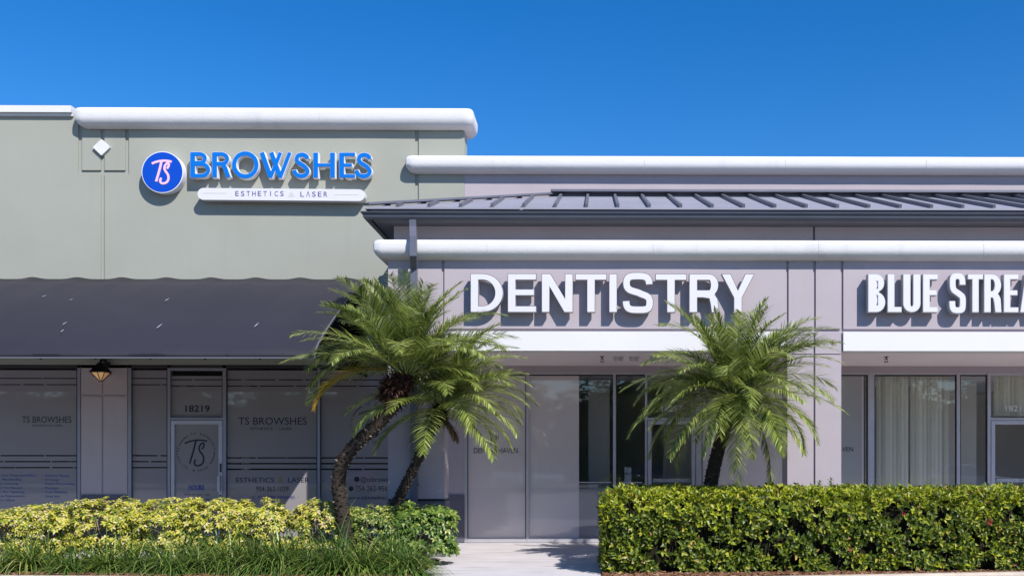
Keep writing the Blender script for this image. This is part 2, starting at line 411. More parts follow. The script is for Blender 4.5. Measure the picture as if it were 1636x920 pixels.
colR = [('Hormone Therapy', 111), ('IV Therapy', 94), ('Medical Microneedling', 119), ('Massages', 93), ('Teeth Whitening', 107), ('Spray tans', 95)]
for i, (t, x1) in enumerate(colR): it.append(('\u2022', 66.5, 68, 757.5+i*6.5, 760.5+i*6.5, TL)); it.append((t, 72, x1, 757+i*6.5, 761+i*6.5, TL))
letters(wA, it, 'service_list', M_bluet)
wB = window(gb, 205, 583, 272, 862, True, label='narrow frosted window left of the glass door', stripes=ST)
# transom and door
tr = MB(); frame_piece(tr, 272, 583, 355.5, 592, DS+.004); frame_piece(tr, 355.5, 583, 361, 862); frame_piece(tr, 272, 667, 355.5, 671, DS+.004)
to = tr.build('transom_window', M_alu, gb)
t_ = MB(); pane(t_, 272.1, 592.1, 355.4, 666.9); t_.build('pane', GLASS, to)
t_ = MB(); clear_stripe_film(t_, 273, 601, 354.5, 666.5, [(606, 1.6, .9), (616, 1.6, .9)]); t_.build('frosted_film', M_filmA, to)
letters(to, [('18219', 296, 335, 647, 657.5, TL, None, .02)], 'house_number')
d = MB(); d.pbox(273, 671.6, 278.5, 866, DS-.012, DS+.06); d.pbox(349, 671.6, 355, 866, DS-.012, DS+.06); d.pbox(278.5, 671.6, 349, 677.5, DS-.012, DS+.06); d.pbox(278.5, 845, 349, 866, DS-.012, DS+.06)
door = d.build('door', M_alul, gb, label='aluminium framed glass door with round script emblem')
t_ = MB(); pane(t_, 278.6, 677.6, 348.9, 844.9, DS+.02); t_.build('pane', GLASS, door)
t_ = MB(); t_.pbox(278.6, 677.6, 348.9, 844.9, DS+.0175, DS+.0192); t_.build('frosted_film', M_filmA, door)
t_ = MB(); t_.pbox(346.8, 760, 351, 785, DS-.07, DS-.045); t_.pbox(347.5, 761, 350, 764, DS-.045, DS-.012); t_.pbox(347.5, 781, 350, 784, DS-.045, DS-.012); t_.build('handle', M_alul, door)
t_ = MB(); t_.pbox(350.8, 740, 353.6, 754, DS-.022, DS-.0125); t_.build('lock', M_blk, door); t_ = MB(); t_.pbox(350.5, 790, 353, 792.5, DS-.022, DS-.0125); t_.build('keyhole', M_blk, door)
t_ = MB(); t_.pbox(281, 760.8, 320, 762, DS+.041, DS+.07); t_.pbox(320, 758.5, 344, 765.5, DS+.041, DS+.09); t_.build('push_bar', M_alul, door)
def emblem(parent, cx, cy, r, Y, mt, s=1.):
    """ring of lettering broken by arcs, with a script TS inside"""
    m = MB(); ox, oz = X(cx, Y), Z(cy, Y); u = (X(cx+1, Y)-X(cx, Y)); rr = r*u
    to3 = lambda x, z, d: (ox+x, d, oz+z)
    def ring_text(t, a0, a1, size):
        for i, ch in enumerate(t):
            a = rad(a0+(a1-a0)*i/(len(t)-1)); v, f = text_mesh(ch, size, 'CENTER')
            if not v: continue
            rot = a-math.pi/2; c1, s1 = math.cos(rot), math.sin(rot)
            vs = [(ox+rr*math.cos(a)+x*c1-y*s1, Y, oz+rr*math.sin(a)+x*s1+y*c1) for x, y in v]; n = len(vs)
            m.add(vs+[(p, b+.002, q2) for p, b, q2 in vs], f+[tuple(k+n for k in fc) for fc in f])
    ring_text('TS BROWSHES', 104, 10, .062); ring_text('ESTHETICS', 168, 240, .06); ring_text('&', 262, 263, .09) if False else None
    ring_text('& LASER', 262, 305, .06)
    for a0, a1 in ((158, 118), (2, -42)): m.prism([stroke(arc(0, 0, rr*1.03, a0, a1, 10), .014)], to3, Y, Y+.002)
    k = rr/1.0
    for st in TS_strokes(k*1.25): m.prism([st], to3, Y-.0002, Y+.002)
    m.build('emblem', mt, parent)
def TS_strokes(k, w=.075):
    T1 = [(x*k, y*k) for x, y in bez([(-.52, .40), (-.30, .52), (.1, .62), (.50, .50)])]
    T2 = [(x*k, y*k) for x, y in bez([(-.02, .54), (-.08, .2), (-.2, -.2), (-.30, -.52)])]
    S = [(x*k, y*k) for x, y in bez([(.26, .14), (.44, .36), (.34, .50), (.22, .38), (.08, .22), (.12, .08), (.24, -.06), (.42, -.26), (.36, -.62), (.06, -.62), (-.10, -.62), (-.14, -.44), (-.02, -.34)])]
    return [stroke(T1, w*k), stroke(T2, w*k*1.05), stroke(S, w*k)]
emblem(door, 313.5, 722, 28, DS+.0145, M_navy)
letters(door, [('HOURS', 301, 326, 774, 782, DS+.0145, None, .04)], 'hours_heading', M_bluet)
letters(door, [('MON-FRI 9:00 - 7:00', 294, 335, 788, 790.5, DS+.0145), ('SAT 9:00 - 5:00', 294, 335, 796, 798.5, DS+.0145)], 'opening_hours', M_navy)
wC = window(gb, 361, 583, 511, 862, True, sides=(False, True), label='wide frosted window with two lines of navy lettering', stripes=ST2, fw=4)
letters(wC, [('TS BROWSHES', 381, 490, 666, 678, TL), ('ESTHETICS     LASER', 400, 466, 682.5, 686.5, TL), ('ESTHETICS', 377, 438, 762, 770, TL), ('LASER', 460, 494, 762, 770, TL), ('954-363-1039', 409, 461, 776, 784.5, TL)])
letters(wC, [('LIC. NUMBER: MM44985', 399, 471, 791, 796.5, TL)], 'license_number', mat('purple_vinyl_lettering', (.06, .04, .2), .5))
letters(wC, [('&', 444, 453, 760, 771, TL)], 'ampersand', M_gold)
t_ = MB(); t_.pbox(386, 594, 400, 855, GY+.10, GY+.16); t_.build('inner_post', mat('pale_post', (.42, .43, .46), .7), wC)
wD = window(gb, 511, 583, 660, 862, True, sides=(False, True), label='frosted window behind the leaning palm trunk', stripes=ST2, fw=4)
emblem(wD, 592, 676, 29, TL, M_navy)
letters(wD, [('@tsbrowshes', 576, 634, 761, 769, TL), ('754-262-9562', 568, 624, 775, 784, TL), ('www.tsbrowshes.com', 556, 634, 791, 797, TL)])
m = MB(); m.tube([(X(570, TL), TL, Z(765, TL)), (X(570, TL), TL+.002, Z(765, TL))], .05, 14); m.tube([(X(561, TL), TL, Z(780, TL)), (X(561, TL), TL+.002, Z(780, TL))], .045, 14); m.build('round_icons', M_black, wD)
# interior of the green shop
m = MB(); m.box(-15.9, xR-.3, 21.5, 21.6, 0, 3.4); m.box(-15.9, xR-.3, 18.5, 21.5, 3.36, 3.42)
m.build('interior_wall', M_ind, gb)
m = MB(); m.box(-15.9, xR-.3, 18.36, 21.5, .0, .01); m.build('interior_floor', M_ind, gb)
m = MB()
for i in range(26):
    x = R.uniform(-9, -2.8); z = R.uniform(2.35, 3.0); m.box(x, x+R.uniform(.05, .2), 20.5, 20.55, z, z+.03)
m.build('interior_shelf_items', M_stand, gb)

# awning
aw = thing('awning', 'long curved black fabric awning over the frosted shopfront', 'awning', (-8, 18.1, 4.7))
prof = [(18.19, 4.77), (17.6, 4.55), (17.0, 4.29), (16.4, 4.0), (15.8, 3.69), (15.3, 3.42), (15.0, 3.24), (14.86, 3.13), (14.8, 3.05), (14.8, 3.0)]
XE = X(587, DS)
m = MB(); cols = []; nx = 150; x0 = -13.0
for i in range(nx+1):
    x = x0+(XE-x0)*i/nx; ph = ((x-XE)/.805) % 1.0
    puff = math.sin(math.pi*ph)**5
    col = []
    for j, (y, z) in enumerate(prof):
        t = j/(len(prof)-1); wv = .034*puff*(1-t)**2.2+.012*noise.noise(Vector((x*1.3, j*.5, 3)))*(1 if 0 < j < 9 else 0)
        col.append((x, y-wv*.35, z+wv))
    cols.append(col)
n = len(prof)
vs = [p for c0 in cols for p in c0]
m.add(vs, [(i*n+j, i*n+j+1, (i+1)*n+j+1, (i+1)*n+j) for i in range(nx) for j in range(n-1)])
o = m.build('fabric', M_awn, aw, smooth=True); sm = o.modifiers.new('thickness', 'SOLIDIFY'); sm.thickness = .006
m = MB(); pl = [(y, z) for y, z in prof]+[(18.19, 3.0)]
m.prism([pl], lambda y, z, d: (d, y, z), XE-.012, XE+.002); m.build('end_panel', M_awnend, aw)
m = MB(); m.tube([(XE+.004, y-.004, z+.004) for y, z in prof], .013, 6); m.box(-13, XE, 14.785, 14.8, 2.985, 3.005)
m.build('piping', M_pipe, aw, smooth=True)
m = MB()
for k in range(12):
    x = XE-.01-k*.805*1
    m.tube([(x, y+.03, z-.03) for y, z in prof], .016, 5)
m.box(-13, XE, 14.83, 14.86, 3.0, 3.03); m.box(-13, XE, 16.6, 16.63, 3.95, 3.98)
for k in range(6): x = XE-.4-k*1.9; m.tube([(x, 14.85, 3.02), (x, 18.15, 3.35)], .015, 6)
m.build('frame', M_blk, aw)
m = MB()
for (px, py, l, a) in [(38, 452, .16, .5), (72, 479, .1, 1.1), (115, 484, .07, .8), (105, 523, .13, 1.4), (101, 535, .1, 1.5), (268, 484, .14, 1.3), (256, 527, .2, 1.45), (411, 524, .2, 1.45), (370, 486, .025, 0), (499, 462, .02, 0), (284, 462, .025, 0), (549, 478, .08, .9)]:
    # find the fabric point seen there
    best = min(((abs(740-(z-CZ)*F/y-py), y, z) for (ya, za), (yb, zb_) in zip(prof, prof[1:]) for t in [k/10 for k in range(11)] for y, z in [(ya+(yb-ya)*t, za+(zb_-za)*t)]))
    y, z = best[1], best[2]; x = X(px, y); w_ = .007
    sl_ = Vector((0, -.85, -.53)) if y < 17 else Vector((0, -.95, -.25))
    dd = Vector((math.cos(a), 0, 0))*l/2-sl_*(math.sin(a)*l/2); nn = Vector((.012, 0, 0)) if a > .3 else Vector((.012, 0, 0))
    c0 = Vector((x, y-.025, z+.05)); m.add([c0-dd-nn*.3, c0-nn*.6-dd*.3, c0+dd, c0+nn*.6-dd*.2], [(0, 1, 2, 3)])
m.build('white_scuffs', M_scuff, aw)

# wall lantern
lt = thing('wall_lantern', 'black pyramid wall lantern with amber glass on the shaded grey pier', 'wall lamp', (X(160, DS), DS-.02, Z(590, DS)))
yc = DS-.22; xc = X(161, yc)
def pyr(m, z0, h0, z1, h1, sx=1):
    m.loft([[(xc-h0, yc-h0, z0), (xc+h0, yc-h0, z0), (xc+h0, yc+h0*.8, z0), (xc-h0, yc+h0*.8, z0)], [(xc-h1, yc-h1, z1), (xc+h1, yc-h1, z1), (xc+h1, yc+h1*.8, z1), (xc-h1, yc+h1*.8, z1)]])
m = MB(); pyr(m, Z(594, yc), .135, Z(579, yc), .025); pyr(m, Z(596, yc)+.003, .142, Z(594, yc)-.001, .142); m.tube([(xc, yc, Z(579, yc)), (xc, yc, Z(576, yc)), (xc, DS-.03, Z(574, yc))], .02, 6); m.tube([(xc, DS-.03, Z(582, yc)), (xc, DS-.001, Z(582, yc))], .07, 12)
m.build('hood', M_blk, lt)
m = MB(); pyr(m, Z(609, yc), .012, Z(596, yc), .11); m.build('amber_shade', M_amber, lt)
m = MB()
for sx, sy in ((-1, -1), (1, -1), (1, 1), (-1, 1)): m.tube([(xc+sx*.125, yc+sy*.12, Z(596, yc)), (xc+sx*.012, yc+sy*.012, Z(610, yc))], .008, 4)
m.tube([(xc, yc-.125, Z(596, yc)), (xc, yc-.01, Z(610, yc))], .007, 4)
m.build('shade_frame', M_blk, lt)

# ================================================================== LAVENDER ARCADE BUILDING
lb = thing('shop_building', 'lavender grey stucco arcade building with metal roof and two white signs', 'building', (2, 18.2, 0))
XB = X(620, DP); XE2 = 12.0
m = MB()
m.box(xR+.002, XE2, DS+.006, 18.6, Z(595, DS), Z(249, DS)-.02)
m.pbox(640, 583, 742, 866, DS+.004, 18.6); m.box(X(640, DS), X(742, DS), DS+.004, 18.6, Z(595, DS)+.001, 3.33)
m.build('wall', M_lav, lb)
m = MB(); m.pbox(640, 790, 742, 866, DS-.02, DS+.003); m.build('wall_base', M_base, lb)
zc0, zc1 = Z(247.5, 17.95), Z(274.5, 18.0)
c_ = cornice(X(646, 17.95)+.21, XE2, DS-.02, (zc0+zc1)/2, zc0-zc1, .21, DS+.1)
c_.box(X(646, 17.95)+.23, XE2, DS-.02, DS-.0005, zc1+.03, zc0-.02); c_.box(xR+.01, XE2, DS, 18.6, zc1+.04, zc0-.02)
c_.build('upper_cornice', M_white, lb, smooth=True)
# front panels of the arcade
TP = DP+.03
m = MB()
ztop = Z(400, DP); zsoff = Z(560, DP)
m.box(XB+.01, XE2, TP, DP+.3, zsoff+.004, ztop+.1)           # beam behind the panels
for r in [(620, 395, 705.5, 565), (710, 395, 1256, 525), (1260, 395, 1299, 525), (1303.5, 395, 1343, 525), (1347.5, 395, 2400, 525)]: m.pbox(*r, DP, TP)
m.build('fascia_wall', M_lav, lb)
m = MB(); m.pbox(710, 529.5, 1256, 560, DP-.03, TP+.28); m.pbox(1347.5, 529.5, 2400, 560, DP-.03, TP+.28)
m.build('white_band', M_band, lb)
m = MB(); m.box(XB+.02, XE2, DP+.25, 16.0, ztop+.1, ztop+.16)
m.box(XB+.02, XE2, 15.85, 16.05, 4.7, 5.32); m.box(XB+.02, XB+.2, 16.05, DS, 3.21, 5.3)
m.box(XB+.02, XB+.17, DP+.3, 15.85, 3.21, 4.9)
m.build('eave_wall', mat('eave_stucco', (.56, .50, .54), .9, .2, var=.04, vscale=1.2, bump=.3, bscale=90), lb)
m = MB(); m.box(XB+.2, XE2, DP+.3, DS+.006, zsoff+.03, zsoff+.06)
m.build('soffit', M_soffit, lb)
zl0, zl1 = Z(383, 15.33), Z(414.5, 15.4)
c_ = cornice(XB, XE2, DP-.004, (zl0+zl1)/2, zl0-zl1, .2, DP+1.2)
c_.box(XB+.005, XE2, DP-.004, DP+.3, zl1+.04, zl0-.015)
c_.build('lower_cornice', M_white, lb, smooth=True, label='long rounded white cornice over the sign band')
# pillars
def pillar(px0, px1, joints, lab):
    m = MB(); yb = DP+.5
    m.box(X(px0, DP)+.012, X(px1, DP)-.012, TP, yb, .0, zsoff+.003)
    ed = [px0]+[j for j in joints]+[px1]
    for i, (a, b) in enumerate(zip(ed, ed[1:])):
        a2 = a+(1.7 if i > 0 else 0); b2 = b-(1.7 if i < len(ed)-2 else 0)
        if px0 > 1000: m.pbox(a2, 530, b2, 564.5, DP, TP-.0005)
        m.pbox(a2, 566, b2, 796, DP, TP-.0005)
    o = m.build('pillar', M_lav, lb, label=lab)
    m = MB(); m.box(X(px0, DP)-.012, X(px1, DP)+.012, DP-.012, yb+.012, .0, Z(800, DP)); m.build('pillar_base', M_base, o)
    m = MB(); m.box(X(px0, DP)+.003, X(px1, DP)-.003, DP+.008, yb-.003, Z(800, DP)+.0, Z(797, DP)); m.build('pillar_joint', M_blk, o)
pillar(620, 710, [], 'sunlit pillar behind the two palms, dappled with frond shade')
pillar(1258, 1344, [1301], 'sunlit pillar with a centre joint right of the single palm')
# roof with hip
ye, yt = 15.35, 18.17; ze, zt2 = Z(331.5, 15.35), Z(312, 18.1); XG = X(583, 15.35); dx = yt-ye
m = MB(); th = .03
A = (XG, ye, ze); B = (XE2, ye, ze); Cc = (XE2, yt, zt2); D_ = (XG+dx, yt, zt2); Eb = (XG, yt, ze)
m.add([A, B, Cc, D_, Eb]+[(p[0], p[1], p[2]-th) for p in (A, B, Cc, D_, Eb)], [(0, 1, 2, 3), (0, 3, 4), (5, 8, 7, 6), (5, 9, 8), (0, 5, 6, 1), (4, 9, 5, 0)])
rf = m.build('roof', M_pan, lb)
m = MB(); sp = .4825; x1st = X(937, ye); k0 = int((XG+.2-x1st)/sp)
sl = (zt2-ze)/(yt-ye)
def rib(m, p0, p1, hw=.022, h=.055):
    p0, p1 = Vector(p0), Vector(p1); dr = (p1-p0).normalized(); s = dr.cross(Vector((0, 0, 1))).normalized(); up = s.cross(dr)
    vs = [p+s*a*hw+up*b for p in (p0, p1) for a, b in ((-1, .002), (1, .002), (1, h), (-1, h))]
    m.add(vs, [(0, 1, 2, 3), (7, 6, 5, 4), (0, 4, 5, 1), (1, 5, 6, 2), (2, 6, 7, 3), (3, 7, 4, 0)])
k = -40
while True:
    x = x1st+k*sp; k += 1
    if x < XG+.15: continue
    if x > XE2: break
    run = min(dx-.05, x-XG-.08)
    rib(m, (x, ye+.01, ze+.01*sl), (x, ye+run, ze+run*sl))
m.build('standing_seams', M_roof, rf); m = MB()
for i in range(5):
    y = ye+.4+i*.48; m = MB(); rib(m, (XG, y, ze), (XG+(y-ye-.08), y, ze+(y-ye-.08)*sl)); m.build('side_seam', M_roof, rf)
m = MB(); rib(m, (XG+.02, ye+.02, ze+.03), (XG+dx, yt, zt2+.03), .07, .035); m.box(XG+dx-.1, XE2, yt-.2, yt-.0, zt2+.035, zt2+.075); m.box(XG+dx-.1, XE2, yt-.06, yt-.0, zt2-.02, zt2+.034)  # lower box is a dark strip standing in for the cap's shadow
m.build('ridge_cap', M_roof, rf)
# gutter: front run and side run
def gprof(yf, z0, z1): return [(yf, z1), (yf+.004, z1-.022), (yf+.03, z1-.035), (yf+.035, z0+.03), (yf+.055, z0), (yf+.13, z0), (yf+.13, z1)]
m = MB(); g0, g1 = Z(350, ye-.08), Z(338.5, ye-.08); yf = ye-.1
r1 = [(XG-.05+(y-yf), y, z) for y, z in gprof(yf, g0, g1)]; r2 = [(XE2, y, z) for y, z in gprof(yf, g0, g1)]
m.loft([r1, r2]); r3 = [(XG-.05+(y-yf), DS-.02, z) for y, z in gprof(yf, g0, g1)]; m.loft([r1, r3])
m.build('gutter', M_gut, lb)
m = MB(); m.box(XG+.1, XE2, ye+.035, ye+.5, g0+.02, g0+.03); m.box(XG+.09, XB+.02, ye+.5, DS-.01, g0+.02, g0+.03)
m.box(XG+.085, XE2, ye+.03, ye+.034, g0+.03, ze-.035); m.build('eave_soffit', mat('eave_shadow_tone', (.15, .15, .17), .7), lb)  # front strip and dark tone stand in for shadow under the roof edge
m = MB(); m.box(X(1300, 15.8), X(1303, 15.8), 15.844, 15.848, 4.8, 5.3); m.build('eave_joint', M_gut, lb)
# downspout
m = MB()
def duct(pts, w_, d_):
    rings = []
    for i, p in enumerate(pts):
        p = Vector(p); t = (Vector(pts[min(i+1, len(pts)-1)])-Vector(pts[max(i-1, 0)])).normalized(); s = Vector((1, 0, 0)); n_ = t.cross(s).normalized()
        rings.append([p+s*a*w_/2+n_*b*d_/2 for a, b in ((-1, -1), (1, -1), (1, 1), (-1, 1))])
    m.loft(rings)
xd = X(659, 15.3); duct([(xd, ye+.0, g0+.01), (xd, ye-.0, g0-.12), (xd+.03, 15.22, zl0-.0), (xd+.035, 15.2, zl1+.02), (xd, 15.43, zl1-.14), (xd, 15.435, zl1-.4), (xd, 15.435, 1.5), (xd, 15.435, .15), (xd, 15.34, .05)], .1, .085)
for z in (1.1, 2.5, 4.0): m.box(xd-.07, xd+.07, 15.385, 15.5, z, z+.03)
m.build('downspout', mat('downspout_metal', (.11, .115, .15), .45, .5, var=.1, vscale=3), lb)
# dental shopfront
def film_only(parent, rects, mt, name='frosted_film', Y=GY-.003):
    m = MB()
    for r in rects: m.pbox(*r, Y, Y+.002)
    return m.build(name, mt, parent)
w1 = window(lb, 742, 595, 845, 866, frame=M_alul, fw=4.5, label='full height frosted window with small black clinic lettering')
film_only(w1, [(746.5, 598, 840.5, 778.5)], M_filmB); film_only(w1, [(746.5, 778.5, 840.5, 860)], M_filmC, 'lower_film')  # lower sheet carries the ground reflection in its colour
letters(w1, [('DENTAL HAVEN', 757, 827, 714.5, 723.5, TL)], mt=M_black)
m = MB(); m.pbox(784, 697, 785.6, 711, TL, TL+.002); m.pbox(791.8, 694, 793.3, 705.5, TL, TL+.002); m.pbox(796, 693.5, 796.8, 701, TL, TL+.002); m.pbox(793.3, 697, 796, 698, TL, TL+.002); m.build('tooth_mark', M_black, w1)
m = MB(); m.pbox(765, 599, 769, 778, GY+.04, GY+.1); m.build('inner_post', M_stand, w1)
w2 = window(lb, 842, 595, 984, 866, frame=M_alul, fw=4.5, sides=(False, True), label='tall window half frosted and half clear')
film_only(w2, [(845.2, 598, 925, 778.5)], M_filmB); film_only(w2, [(845.2, 778.5, 925, 860)], M_filmC, 'lower_film')  # same painted ground reflection below the line
film_only(w2, [(925, 779.5, 979, 860)], mat('grey_lower_film', (.22, .21, .225), .5, coat=1.), 'grey_lower_film'); 
letters(w2, [('SMILE DESIGN', 925.5, 954, 775, 778.4, TL)], mt=M_wtext)
m = MB(); m.pbox(925, 769.6, 977, 770.6, TL, TL+.002); m.build('white_line', M_wtext, w2)
w3 = window(lb, 984, 595, 1034, 866, frame=M_alul, fw=3.5, sides=(False, True), label='narrow clear window left of the entrance door')
film_only(w3, [(984, 779.5, 1030.5, 860)], MATS['grey_lower_film'], 'lower_film')
letters(w3, [('DENTURES', 996, 1021, 775, 778.4, TL)], mt=M_wtext)
m = MB(); m.pbox(990, 769.6, 1026, 770.6, TL, TL+.002); m.build('white_line', M_wtext, w3)
tr = MB(); frame_piece(tr, 1034, 595, 1116, 599, DS+.004); frame_piece(tr, 1112, 599, 1121, 866); frame_piece(tr, 1034, 667, 1112, 671, DS+.004)
to = tr.build('transom_window', M_alul, lb); t_ = MB(); pane(t_, 1034, 599.1, 1111.9, 666.9); t_.build('pane', GLASS, to)
letters(to, [('18217', 1057, 1090, 647, 657, TL, None, .02)], 'house_number', M_wtext)
def glassdoor(x0, x1, lab, stickers=()):
    d = MB(); d.pbox(x0+1, 671.6, x0+7, 866, DS-.012, DS+.06); d.pbox(x1-7, 671.6, x1-1, 866, DS-.012, DS+.06); d.pbox(x0+7, 671.6, x1-7, 677.5, DS-.012, DS+.06); d.pbox(x0+7, 845, x1-7, 866, DS-.012, DS+.06)
    o = d.build('door', M_alul, lb, label=lab)
    t = MB(); pane(t, x0+7.1, 677.6, x1-7.1, 844.9, DS+.02); t.build('pane', GLASS, o)
    t = MB(); t.pbox(x1-6, 755, x1-3, 790, DS-.075, DS-.05); t.pbox(x1-5.5, 757, x1-3.5, 760, DS-.05, DS-.0125); t.pbox(x1-5.5, 785, x1-3.5, 788, DS-.05, DS-.0125); t.build('handle', M_alul, o)
    t = MB(); t.pbox(x0+9, 764, x1-9, 770, DS+.045, DS+.08); t.build('push_bar', M_alul, o)
    return o
glassdoor(1034, 1112, 'glass entrance door behind the single palm')
w4 = window(lb, 1121, 595, 1262, 866, frame=M_alul, fw=4, sides=(False, True), label='frosted window left of the sunlit pillar')
film_only(w4, [(1121, 598, 1258, 860)], M_filmB)
w5 = window(lb, 1262, 595, 1392, 866, frame=M_alul, fw=5, sides=(False, True), label='frosted window right of the sunlit pillar')
film_only(w5, [(1262, 598, 1377, 860)], mat('blue_grey_film', (.34, .34, .34), .5, coat=1.)); film_only(w5, [(1377, 598, 1380, 860)], M_filmC, 'film_edge')
letters(w5, [('DENTAL HAVEN', 1293, 1363, 713, 720.5, TL)], mt=M_black)
w6 = window(lb, 1392, 595, 1534, 866, frame=M_alul, fw=5, label='wide clear window with cream vertical blinds')
w7 = window(lb, 1534, 595, 1583, 866, frame=M_alul, fw=5, sides=(False, True), label='narrow clear window right of the cream blinds')
tr = MB(); frame_piece(tr, 1583, 595, 1672, 599, DS+.004); frame_piece(tr, 1672, 595, 1680, 866); frame_piece(tr, 1583, 667, 1672, 671, DS+.004)
to = tr.build('transom_window', M_alul, lb); t_ = MB(); pane(t_, 1583, 599.1, 1671.9, 666.9); t_.build('pane', GLASS, to)
letters(to, [('18215', 1607, 1641, 647, 656.5, TL)], 'house_number', M_wtext)
glassdoor(1583, 1672, 'glass door at the right edge below house number lettering')
w8 = window(lb, 1680, 595, 1900, 866, frame=M_alul, fw=5, label='window beyond the right edge')
# blinds
def slats(parent, xa, xb, ya, yb):
    m = MB(); x = X(xa, DS+.17); xe = X(xb, DS+.17); i = 0; za, zb2 = Z(yb, DS+.17), Z(ya, DS+.17)
    while x < xe:
        wd = .085; a = .35+.25*math.sin(i*1.7)+R.uniform(-.1, .1); i += 1
        gap = .05 if i in (9, 17) else 0
        x += gap; pts = [(x, DS+.17+wd*math.sin(a)*.5), (x+wd*.5*math.cos(a), DS+.165), (x+wd*math.cos(a), DS+.17-wd*math.sin(a)*.5)]
        m.add([(p[0], p[1], z) for z in (za, zb2) for p in pts]+[(p[0], p[1]+.003, z) for z in (za, zb2) for p in pts],
              [(0, 1, 4, 3), (1, 2, 5, 4), (6, 9, 10, 7), (7, 10, 11, 8), (0, 3, 9, 6), (2, 8, 11, 5)])
        x += wd*math.cos(a)*.93
    m.build('vertical_blinds', M_curt, parent)
slats(w6, 1400, 1513, 599, 858); slats(to, 1588, 1668, 599, 664)
# interiors
m = MB(); m.box(X(742, DS), XE2, 24, 24.1, 0, 3.2); m.box(X(742, DS), X(742, DS)+.1, 18.5, 24, 0, 3.2); m.box(X(1400, DS)-.1, X(1400, DS)+.0, 18.6, 24, 0, 3.1); m.box(X(940, 19.6), X(974, 19.6), 19.6, 19.75, 0, 3.08); m.box(X(1060, 20.5), X(1180, 20.5), 20.5, 20.62, 0, 3.08); m.box(X(1500, 20.2), X(1560, 20.2), 20.2, 20.3, 0, 3.08)
m.build('interior_wall', M_inw, lb)
m = MB(); zc = Z(596, DS)+.02
y = 18.5
while y < 24:
    x = X(742, DS)+.1
    while x < XE2-.6: m.box(x+.008, x+.592, y+.008, y+.592, zc, zc+.02); x += .6
    y += .6
m.build('ceiling_tiles', M_ceil, lb)
m = MB(); m.box(X(742, DS), XE2, 18.5, 24, zc+.021, zc+.05); m.box(X(742, DS), XE2, 18.35, 24, .0, .012); m.build('interior_floor', mat('pale_floor_tile', (.5, .47, .44), .4), lb)
m = MB(); m.box(xR, XE2, 18.6, 27, 6.0, 6.2); m.box(XE2-.2, XE2, 18.6, 27, 0, 6.0); m.box(xR, XE2, 24.3, 27, 3.2, 3.4); m.box(xR, XE2, 26.8, 27, 0, 6); m.build('roof_deck', M_lav, lb)
st = thing('reception_stand', 'slim white stand with a small number card inside the dental window', 'stand', (X(1002, 19), 19, 0))
m = MB(); xs_ = X(1003, 19.); m.box(xs_-.065, xs_+.065, 18.9, 19.1, .012, Z(746, 19)); m.build('column', M_stand, st)
m = MB(); add_text(m, '18217', 998, 1009, 754, 757.5, 18.895); m.build('number_card', M_black, st)
rd = thing('reception_desk', 'low dark reception desk inside the dental window', 'desk', (X(1010, 21), 21, 0))
m = MB(); m.box(X(990, 21), X(1100, 21), 20.9, 21.5, .012, 1.0); m.build('cabinet', M_ind, rd); m = MB(); m.box(X(988, 21), X(1102, 21), 20.85, 21.55, 1.0, 1.05); m.build('desk_top', M_stand, rd)
for i, (px, py) in enumerate(((988, 571.5), (1013, 571.5), (1046, 571.5))):
    y = 16.65; x = X(px, y); z = zsoff+.03
    o = thing('soffit_light', ['small round soffit light nearest the left of the three', 'small round soffit light in the middle of the three', 'small round soffit light nearest the single palm'][i], 'ceiling light', (x, y, z), 'round lights under the arcade soffit')
    m = MB(); m.tube([(x, y, z), (x, y, z-.07)], [.085, .07], 16); m.build('housing', M_alul, o); m = MB(); m.tube([(x, y, z-.071), (x, y, z-.078)], [.055, .05], 16); m.build('lens', M_facew, o)
for i, px in enumerate((962, 1416)):
    y = 16.6; x = X(px, y); z = zsoff+.03
    o = thing('sprinkler_head', ['small sprinkler head under the soffit above the half frosted window', 'small sprinkler head under the soffit above the cream blinds'][i], 'sprinkler', (x, y, z), 'sprinkler heads under the soffit')
    m = MB(); m.tube([(x, y, z), (x, y, z-.04)], .012, 8); m.tube([(x, y, z-.0), (x, y, z-.008)], .04, 12); m.tube([(x-.02, y, z-.04), (x-.015, y, z-.09)], .005, 5); m.tube([(x+.02, y, z-.04), (x+.015, y, z-.09)], .005, 5); m.tube([(x, y, z-.09), (x, y, z-.096)], .035, 12); m.box(x-.024, x+.024, y-.006, y+.006, z-.046, z-.038)
    m.build('body', M_blk, o)

